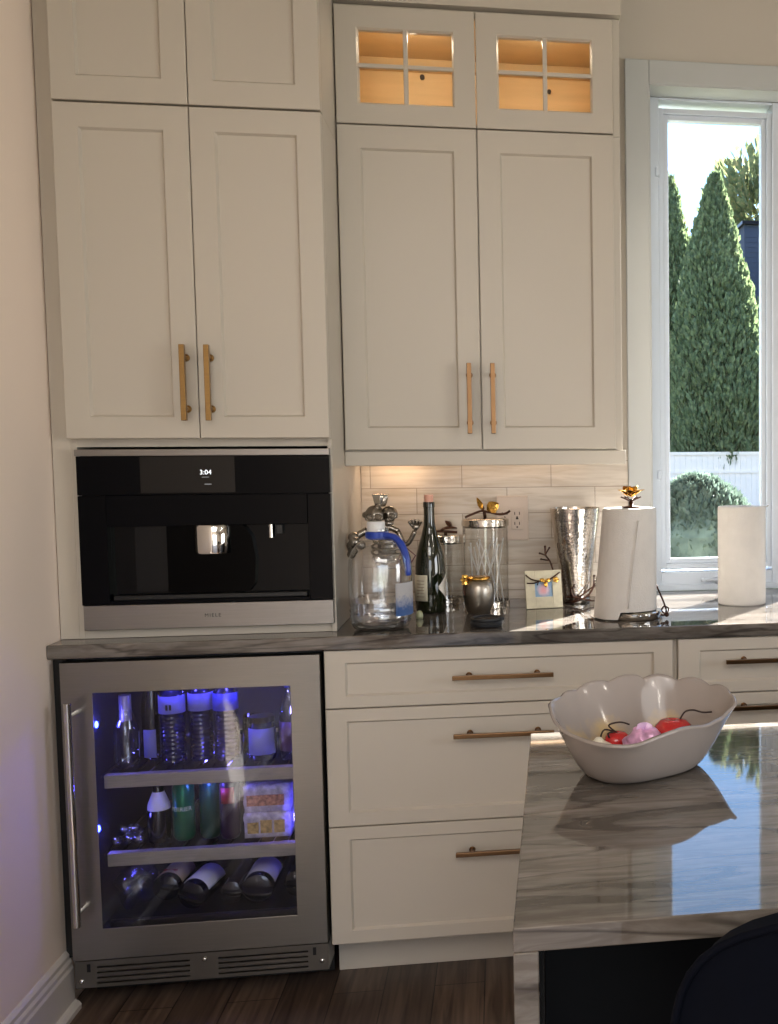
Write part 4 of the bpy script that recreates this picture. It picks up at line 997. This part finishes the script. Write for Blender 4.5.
bc = Vector((1.266, -1.234, Z)); ang = math.radians(29)
def base_pt(p):
    d = Vector((p.x-bc.x, p.y-bc.y, 0)); u = Vector((math.cos(ang), math.sin(ang), 0)); v = Vector((-math.sin(ang), math.cos(ang), 0))
    a = math.atan2(d.dot(v)/.055, d.dot(u)/.082)
    n = 2.6; k = (abs(math.cos(a))**n+abs(math.sin(a))**n)**(-1/n)
    return bc+u*.080*k*math.cos(a)+v*.054*k*math.sin(a)
bm = B(); rows = []
for s in (0, .03, .08, .16, .28, .42, .56, .70, .82, .91, .97, 1.0):
    row = []
    for p in rim:
        b_ = base_pt(p); q = 1-(1-s)**1.25
        hz = s**1.25
        smooth_p = Vector(p)
        if s < 1:   # scallops fade towards the base
            i = rim.index(p); n = len(rim); avg = sum((rim[(i+j) % n] for j in range(-8, 9)), Vector())/17; smooth_p = avg.lerp(Vector(p), s**10)
        w = b_.lerp(Vector((smooth_p.x, smooth_p.y, 0)), s**.85)
        row.append(bm.verts.new((w.x, w.y, Z+.001+(smooth_p.z-Z-.001)*hz)))
    rows.append(row)
for a_, b_ in zip(rows, rows[1:]):
    for k in range(len(rim)): bm.faces.new((a_[k], a_[(k+1) % len(rim)], b_[(k+1) % len(rim)], b_[k]))
bm.faces.new(rows[0])
t = thing('serving_bowl', (bc.x, bc.y, Z), 'large scalloped white porcelain bowl standing on the island', 'bowl')
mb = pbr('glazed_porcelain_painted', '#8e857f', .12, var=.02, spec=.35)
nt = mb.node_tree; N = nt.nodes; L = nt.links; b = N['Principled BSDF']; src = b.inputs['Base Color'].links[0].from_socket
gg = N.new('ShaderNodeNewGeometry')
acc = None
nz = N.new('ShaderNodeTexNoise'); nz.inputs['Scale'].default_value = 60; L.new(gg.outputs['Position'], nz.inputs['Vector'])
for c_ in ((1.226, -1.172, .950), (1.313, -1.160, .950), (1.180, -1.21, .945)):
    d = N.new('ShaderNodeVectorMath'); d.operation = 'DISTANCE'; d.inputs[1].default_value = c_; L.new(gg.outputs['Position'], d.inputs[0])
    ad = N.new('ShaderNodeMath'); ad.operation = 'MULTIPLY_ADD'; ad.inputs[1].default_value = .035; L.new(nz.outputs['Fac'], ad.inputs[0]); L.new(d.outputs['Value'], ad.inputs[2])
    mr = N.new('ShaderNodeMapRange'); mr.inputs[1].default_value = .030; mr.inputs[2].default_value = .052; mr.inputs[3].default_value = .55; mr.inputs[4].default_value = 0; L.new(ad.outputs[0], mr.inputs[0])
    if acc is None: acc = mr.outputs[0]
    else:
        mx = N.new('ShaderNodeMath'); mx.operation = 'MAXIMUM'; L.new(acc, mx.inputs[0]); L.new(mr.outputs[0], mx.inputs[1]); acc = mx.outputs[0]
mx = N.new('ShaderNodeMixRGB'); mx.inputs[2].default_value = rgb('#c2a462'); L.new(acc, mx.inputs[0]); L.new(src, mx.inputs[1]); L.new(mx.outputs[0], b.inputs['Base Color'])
bo = link('bowl_body', bm, mb, t, smooth=True)
so = bo.modifiers.new('wall', 'SOLIDIFY'); so.thickness = .0045; so.offset = -1
# contents
def fruit(x, y, r, zc, label, tw):
    t = thing('red_pepper', (x, y, zc-r), label, 'pepper')
    bm = B(); lathe(bm, [(0, -.75*r), (.5*r, -.72*r), (.9*r, -.35*r), (1.0*r, .05*r), (.92*r, .45*r), (.62*r, .74*r), (.22*r, .80*r), (0, .70*r)], (x, y, zc), 28, warp=lambda a, h: 1+.04*math.cos(3*a)); link('flesh', bm, pbr('red_skin', '#b3282a', .15, var=.08, coat=.4), t, smooth=True)
    bm = B()
    for pts in tw: tube(bm, cat([(x+p[0], y+p[1], zc+p[2]) for p in pts], 5), .0013, 6)
    link('dried_stem', bm, pbr('dry_stem', '#2a1d18', .7), t, smooth=True)
zb = Z+.008
fruit(1.318, -1.190, .030, zb+.026, 'larger red round pepper with long curled stem, right inside the bowl', [[(.010, 0, .022), (.018, 0, .034), (.030, 0, .036), (.044, 0, .032), (.058, 0, .032)]])
fruit(1.236, -1.190, .019, zb+.020, 'small dark red pepper with curled stem, left inside the bowl', [[(0, 0, .014), (-.018, -.004, .020), (-.024, -.006, .008), (-.020, -.008, -.002)], [(0, 0, .014), (-.012, -.004, .026), (.004, -.004, .030), (.018, -.004, .026)], [(-.01, -.01, .006), (-.014, -.012, .016), (-.006, -.012, .018)]])
t = thing('wrapped_candy', (1.275, -1.225, zb), 'crumpled pink wrapped packet between the red peppers in the bowl', 'packet')
bm = B(); blob(bm, (1.272, -1.215, zb+.024), .026, 4, s=(1.15, .9, .85))
for v in bm.verts:
    q = v.co; n_ = math.sin(q.x*210+q.z*150)*math.cos(q.y*190); v.co += Vector((n_*.003, n_*.003, math.sin(q.x*260)*.003))
link('wrapper', bm, pbr('pink_foil', '#cf9fc4', .3, .2, var=.35, scale=80), t, smooth=True)
bm = B(); 
for a in range(3): leaf(bm, (1.272, -1.215, zb+.042), (math.cos(a*2), -.3, .7), (0, -1, .3), .014, .010)
link('twist_ends', bm, pbr('lilac_foil', '#d9b6da', .3, var=.2, scale=90), t)
t = thing('garlic_bulb', (1.205, -1.205, zb), 'pale cream garlic bulb at the left inside of the bowl', 'garlic')
bm = B(); lathe(bm, [(0, 0), (.016, .001), (.026, .008), (.027, .014), (.019, .022), (.008, .027), (.004, .032), (0, .032)], (1.208, -1.205, zb), 28, warp=lambda a, h: 1+.06*math.cos(8*a)); link('cloves', bm, pbr('garlic_skin', '#ddd6c4', .6, var=.1, scale=60), t, smooth=True)

# ------------------------------------------------------------------ velvet bar stool
t = thing('bar_stool', (1.50, -1.98, 0), 'navy velvet bar stool with rounded back in front of the island', 'stool')
cx_, cy_ = 1.470, -1.78
bm = B()
# rounded curved backrest shell: outline narrows towards the top
def back_pt(u, v, off):
    # u -1..1 across, v 0..1 up
    hw = .266*max(0, 1-v**9)**.40*(1 if v > .3 else 1-.12*(1-v/.3))
    a = u*hw/.45
    R_ = .45+off
    return Vector((cx_+R_*math.sin(a), cy_+.31-R_*math.cos(a), .655+.354*v))
nu, nv = 28, 20
def vv(k): return 1-(1-k/nv)**1.8
gr = [[[bm.verts.new(back_pt(-1+2*i/nu, vv(j)*.9995, o)) for i in range(nu+1)] for j in range(nv+1)] for o in (0, .028)]
for s in (0, 1):
    for j in range(nv):
        for i in range(nu): bm.faces.new((gr[s][j][i], gr[s][j][i+1], gr[s][j+1][i+1], gr[s][j+1][i]))
for j in range(nv):
    for i in (0, nu): bm.faces.new((gr[0][j][i], gr[0][j+1][i], gr[1][j+1][i], gr[1][j][i]))
for i in range(nu):
    for j in (0, nv): bm.faces.new((gr[0][j][i], gr[0][j][i+1], gr[1][j][i+1], gr[1][j][i]))
bmesh.ops.remove_doubles(bm, verts=bm.verts[:], dist=1e-4)
bk = link('backrest', bm, M['velvet'], t, smooth='auto', bevel=.006)
bm = B()
edge = [back_pt(-1, vv(j)*.999, .030) for j in range(nv+1)]+[back_pt(1, vv(j)*.999, .030) for j in range(nv, -1, -1)]
tube(bm, edge, .0035, 8); link('piping', bm, M['velvet'], bk, smooth=True)
bm = B(); lathe(bm, [(0, 0), (.19, 0), (.205, .015), (.205, .045), (.19, .062), (0, .068)], (cx_, cy_+.10, .60), 40); link('seat', bm, M['velvet'], t, smooth='auto')
bm = B(); lathe(bm, [(0, 0), (.05, 0), (.05, .018), (0, .018)], (cx_, cy_+.10, .581), 24); link('seat_plate', bm, M['leg'], t)
for sx_, sy_ in ((-1, -1), (1, -1), (-1, 1), (1, 1)):
    bm = B(); tube(bm, [(cx_+sx_*.04, cy_+.10+sy_*.04, .585), (cx_+sx_*.13, cy_+.10+sy_*.13, .56), (cx_+sx_*.19, cy_+.10+sy_*.19, .002)], .011, 12); link('leg', bm, M['leg'], t, smooth=True)
bm = B()
ring = [(cx_+.163*a, cy_+.10+.163*b_, .25) for a, b_ in ((-1, -1), (1, -1), (1, 1), (-1, 1), (-1, -1))]; tube(bm, ring, .008, 8); link('footrest', bm, M['leg'], t, smooth=True)

# ------------------------------------------------------------------ outside
GZ = -.35
bm = B(); box(bm, -40, 60, Wy+DEP, 60, GZ-.1, GZ); struct(link('ground_outside', bm, M['grass']))
bm = B(); box(bm, -30, 40, -30, -6.2, GZ-.1, GZ); struct(link('ground_front', bm, M['grass']))
t = thing('garden_fence', (3.0, 24.9, GZ), 'long white vinyl fence behind the clipped bush outside the window', 'fence')
bm = B()
for k in range(-20, 60):
    x0 = k*.60
    for j in range(4): box(bm, x0+j*.15+.002, x0+j*.15+.148, 24.93, 24.95, GZ+.05, 1.44)
link('panels', bm, M['vinylf'], t)
bm = B(); box(bm, -12, 36, 24.90, 24.98, 1.42, 1.50); box(bm, -12, 36, 24.905, 24.975, .93, 1.00); box(bm, -12, 36, 24.90, 24.98, GZ+.05, GZ+.2); link('rails', bm, M['vinylf'], t)
for k in range(-3, 10):
    bm = B(); box(bm, k*3.6-.06+5.0, k*3.6+.06+5.0, 24.88, 25.0, GZ, 1.52); lathe(bm, [(.085, 0), (.085, .02), (0, .07)], (k*3.6+5.0, 24.94, 1.52), 4); link('post', bm, M['vinylf'], t)
def sprays(bm, n, shape, size, seed, up=.8):
    rnd = random.Random(seed)
    for _ in range(n):
        p, nrm = shape(rnd)
        d = (nrm*(1-up)+Vector((rnd.uniform(-.35, .35), rnd.uniform(-.35, .35), up))).normalized()
        s = d.cross(Vector((rnd.uniform(-1, 1), rnd.uniform(-1, 1), rnd.uniform(-.3, .3)))).normalized()
        L_ = size*rnd.uniform(.6, 1.3); w = L_*.22
        a = bm.verts.new(p-s*w*.4); b_ = bm.verts.new(p+s*w*.4); c = bm.verts.new(p+s*w+d*L_*.55+nrm*L_*.1); e = bm.verts.new(p+d*L_); f = bm.verts.new(p-s*w+d*L_*.55+nrm*L_*.1)
        bm.faces.new((a, b_, c, e, f))
def conifer(x, y, top, r, z0, label, n, seed, mat='leaf', core=True):
    t = thing('arborvitae_tree', (x, y, GZ), label, 'tree')
    bm = B(); tube(bm, [(x, y, GZ), (x, y, z0+(top-z0)*.5), (x, y, z0+(top-z0)*.93)], [.18, .12, .03], 10); link('trunk', bm, M['bark'], t)
    H_ = top-z0
    def prof(h): # h 0..1
        return r*(.86+.14*min(1, h/.22))*(1-max(0, (h-.25)/.75)**1.6) if h < 1 else 0
    rn = random.Random(seed+50); lob = [(rn.uniform(0, 6.28), rn.uniform(0, 1), rn.uniform(.05, .12)) for _ in range(10)]
    def bulge(a, h): return 1+sum(k*math.cos(a-p)*math.exp(-((h-q)/.12)**2) for p, q, k in lob)
    def shape(rnd):
        h = 1-rnd.random()**.62 if rnd.random() < .75 else rnd.random(); a = rnd.uniform(0, 2*PI); q = prof(h)*bulge(a, h)*rnd.uniform(.80, 1.04)*(1+.05*math.sin(h*60+a*5)*math.sin(a*9+h*31))+.05
        return Vector((x+q*math.cos(a), y+q*math.sin(a), z0+h*H_-.04)), Vector((math.cos(a), math.sin(a), .1))
    bm = B(); sprays(bm, n, shape, .22, seed)
    if core: lathe(bm, [(0, z0+.10)]+[(prof(h)*.80, z0+.1+h*(H_-.1)) for h in (.03, .1, .25, .4, .55, .7, .82, .9)]+[(0, z0+H_*.96)], (x, y, 0), 18)
    link('crown', bm, M[mat], t)
conifer(7.10, 26.2, 9.05, 1.25, 1.00, 'tall pointed arborvitae in the middle of the window view, behind the fence', 26000, 1)
conifer(6.25, 29.0, 9.7, 1.25, 1.1, 'second pointed arborvitae at the left edge of the window view', 20000, 2)
conifer(9.35, 29.2, 6.4, 1.30, 1.1, 'shorter dark arborvitae right of the tall pointed one', 14000, 3)
def round_tree(x, y, zc, r, label, n, seed, mat):
    t = thing('garden_tree', (x, y, GZ), label, 'tree')
    bm = B(); tube(bm, [(x, y, GZ), (x, y, zc)], [.25, .1], 10); link('trunk', bm, M['bark'], t)
    def shape(rnd):
        v = Vector((rnd.gauss(0, 1), rnd.gauss(0, 1), rnd.gauss(0, 1))).normalized(); q = r*rnd.uniform(.3, 1.05)
        return Vector((x, y, zc))+Vector((v.x*q, v.y*q, v.z*q*1.3)), v
    bm = B(); sprays(bm, n, shape, .55, seed, .4); link('crown', bm, M[mat], t)
round_tree(11.35, 38.5, 10.9, 1.9, 'distant sunlit tree showing above the navy house', 1500, 5, 'leaf3')
# clipped bush before the fence
t = thing('clipped_bush', (2.42, 4.5, GZ), 'rounded grey green bush in front of the white fence', 'bush')
bm = B(); cxb, cyb = 2.40, 4.5
def shape(rnd):
    a = rnd.uniform(0, 2*PI); h = rnd.random()**.7; q = (.50+.16*max(0, math.cos(a)))*math.sqrt(max(0, 1-h**2.2))*rnd.uniform(.86, 1.03)
    return Vector((cxb+.02+q*math.cos(a), cyb+q*.9*math.sin(a), GZ+.05+h*1.50)), Vector((math.cos(a)*.7, math.sin(a)*.7, h))
sprays(bm, 14000, shape, .055, 9, .3)
lathe(bm, [(.38, 0), (.44, .3), (.44, .8), (.36, 1.15), (.22, 1.38), (0, 1.47)], (cxb+.02, cyb, GZ+.02), 20)
link('bush_leaves', bm, M['leaf2'], t)
bm = B(); tube(bm, [(cxb, cyb, GZ), (cxb, cyb, GZ+.5)], .03, 8); link('stem', bm, M['bark'], t)
# navy house
t = thing('navy_house', (13, 33, GZ), 'navy sided house wall beyond the evergreens at the right of the window view', 'house')
bm = B(); box(bm, 9.05, 22, 31, 34, GZ, 8.85)
for k in range(56): box(bm, 9.045, 22, 30.985, 31, GZ+.16*k, GZ+.16*k+.012)
link('siding', bm, M['navy'], t)
bm = B(); box(bm, 8.95, 22.1, 30.85, 34.1, 8.85, 8.95); link('roof_edge', bm, M['leg'], t)

# ------------------------------------------------------------------ light
def area(name, loc, size, power, color, rot=(0, 0, 0), sy=None, shape='RECTANGLE', spread=PI):
    l = bpy.data.lights.new(name, 'AREA'); l.energy = power; l.color = color; l.shape = shape; l.size = size
    if sy: l.size_y = sy
    l.spread = spread
    o = bpy.data.objects.new(name, l); COL.objects.link(o); o.location = loc; o.rotation_euler = rot; return o
def point(name, loc, power, color, r=.01):
    l = bpy.data.lights.new(name, 'POINT'); l.energy = power; l.color = color; l.shadow_soft_size = r
    o = bpy.data.objects.new(name, l); COL.objects.link(o); o.location = loc; return o
sun = bpy.data.lights.new('sun', 'SUN'); sun.energy = 58; sun.color = (1, .97, .93); sun.angle = math.radians(.53)
so_ = bpy.data.objects.new('sun', sun); COL.objects.link(so_)
d = Vector((-.75, -1, -.84)).normalized(); so_.rotation_euler = d.to_track_quat('-Z', 'Y').to_euler()
# unseen ceiling fill lamps, added to light the room
for i, (x, y) in enumerate(((.6, -4.4), (1.7, -4.9), (3.8, -4.4), (.6, -3.2), (3.6, -2.6))):
    area('ceiling_fill', (x, y, 2.93), .16, 6, (1, .90, .79), shape='DISK')
area('back_fill', (1.35, -5.95, 1.1), 1.9, 30, (1, .99, .95), rot=(math.radians(90), 0, 0), sy=2.2)  # added fill lamp inside the back opening, brightens the cabinet fronts
area('overhead_fill', (1.05, -4.7, 2.94), 1.8, 75, (1, .985, .96), sy=2.2)  # added overhead fill below a closed ceiling
area('side_fill', (4.95, -3.2, 1.35), 1.9, 85, (1, .99, .97), rot=(0, math.radians(90), 0), sy=2.4)  # added fill lamp at the right wall, brightens the left wall
area('strip_lamp', (.78, .565, 1.357), .14, .30, (1, .72, .48), sy=.02)
area('strip_lamp', (1.12, .565, 1.357), .40, .12, (1, .74, .52), sy=.02)
for x in (.86, 1.21): point('puck_lamp', (x, .345, z1-.06), .6, (1, .86, .68), .02)
blue = (.14, .12, 1)
for p, e_ in (((.24, .10, .838), .9), ((.40, .10, .838), .9), ((.092, .085, .70), .35), ((.092, .075, .44), .30), ((.580, .10, .71), .9), ((.580, .10, .43), .6), ((.33, .40, .80), .8), ((.33, .085, .535), .35), ((.33, .30, .535), .3)):
    point('fridge_led_lamp', p, e_, blue, .01)

w = bpy.data.worlds.new('sky'); S.world = w; w.use_nodes = True; nt = w.node_tree; N = nt.nodes; L = nt.links
bg = N['Background']; tc = N.new('ShaderNodeTexCoord'); sx = N.new('ShaderNodeSeparateXYZ'); L.new(tc.outputs['Generated'], sx.inputs[0])
mr = N.new('ShaderNodeMapRange'); mr.inputs[1].default_value = -.2; mr.inputs[2].default_value = 1.0; L.new(sx.outputs[2], mr.inputs[0])
cr = N.new('ShaderNodeValToRGB'); e = cr.color_ramp.elements      # sky colour by height above the horizon, divided by 5
def st(z, c): return ((z+.2)/1.2, tuple(k/5 for k in c)+(1,))
stops = [st(-.05, (.5, .5, .42)), st(0, (2.3, 2.4, 2.5)), st(.14, (2.0, 2.5, 3.2)), st(.26, (1.35, 2.45, 4.4)), st(.5, (1.3, 1.9, 3.0)), st(1, (1.0, 1.4, 2.2))]
e[0].position, e[0].color = stops[0]; e[1].position, e[1].color = stops[-1]
for p_, c_ in stops[1:-1]:
    k = e.new(p_); k.color = c_
L.new(mr.outputs[0], cr.inputs[0]); L.new(cr.outputs[0], bg.inputs[0]); bg.inputs[1].default_value = 5*.8

# ------------------------------------------------------------------ camera
C = Vector((1.0742, -2.6725, 1.3509)); yaw, pitch, roll = .1548, .0688, -.0066
F = Vector((math.sin(yaw)*math.cos(pitch), math.cos(yaw)*math.cos(pitch), -math.sin(pitch)))
r0 = Vector((math.cos(yaw), -math.sin(yaw), 0)); u0 = r0.cross(F)
R = r0*math.cos(roll)+u0*math.sin(roll); U = u0*math.cos(roll)-r0*math.sin(roll)
cam = bpy.data.cameras.new('camera'); co = bpy.data.objects.new('camera', cam); COL.objects.link(co)
co.matrix_world = Matrix(((R.x, U.x, -F.x, C.x), (R.y, U.y, -F.y, C.y), (R.z, U.z, -F.z, C.z), (0, 0, 0, 1)))
cam.sensor_fit = 'VERTICAL'; cam.sensor_height = 24; cam.lens = 1049.08/1024*24
cam.shift_x = (389-663.14)/1024; cam.shift_y = (530.09-512)/1024
cam.clip_start = .02; cam.clip_end = 200
S.camera = co
S.view_settings.view_transform = 'Standard'; S.view_settings.look = 'None'; S.view_settings.gamma = 1; S.view_settings.use_curve_mapping = False
S.view_settings.exposure = .06
S.cycles.use_denoising = True
S.cycles.max_bounces = 12; S.cycles.transparent_max_bounces = 24; S.cycles.caustics_reflective = False; S.cycles.caustics_refractive = False
S.cycles.sample_clamp_indirect = 6
for o in list(bpy.data.objects):
    if '_o' in o: del o['_o']
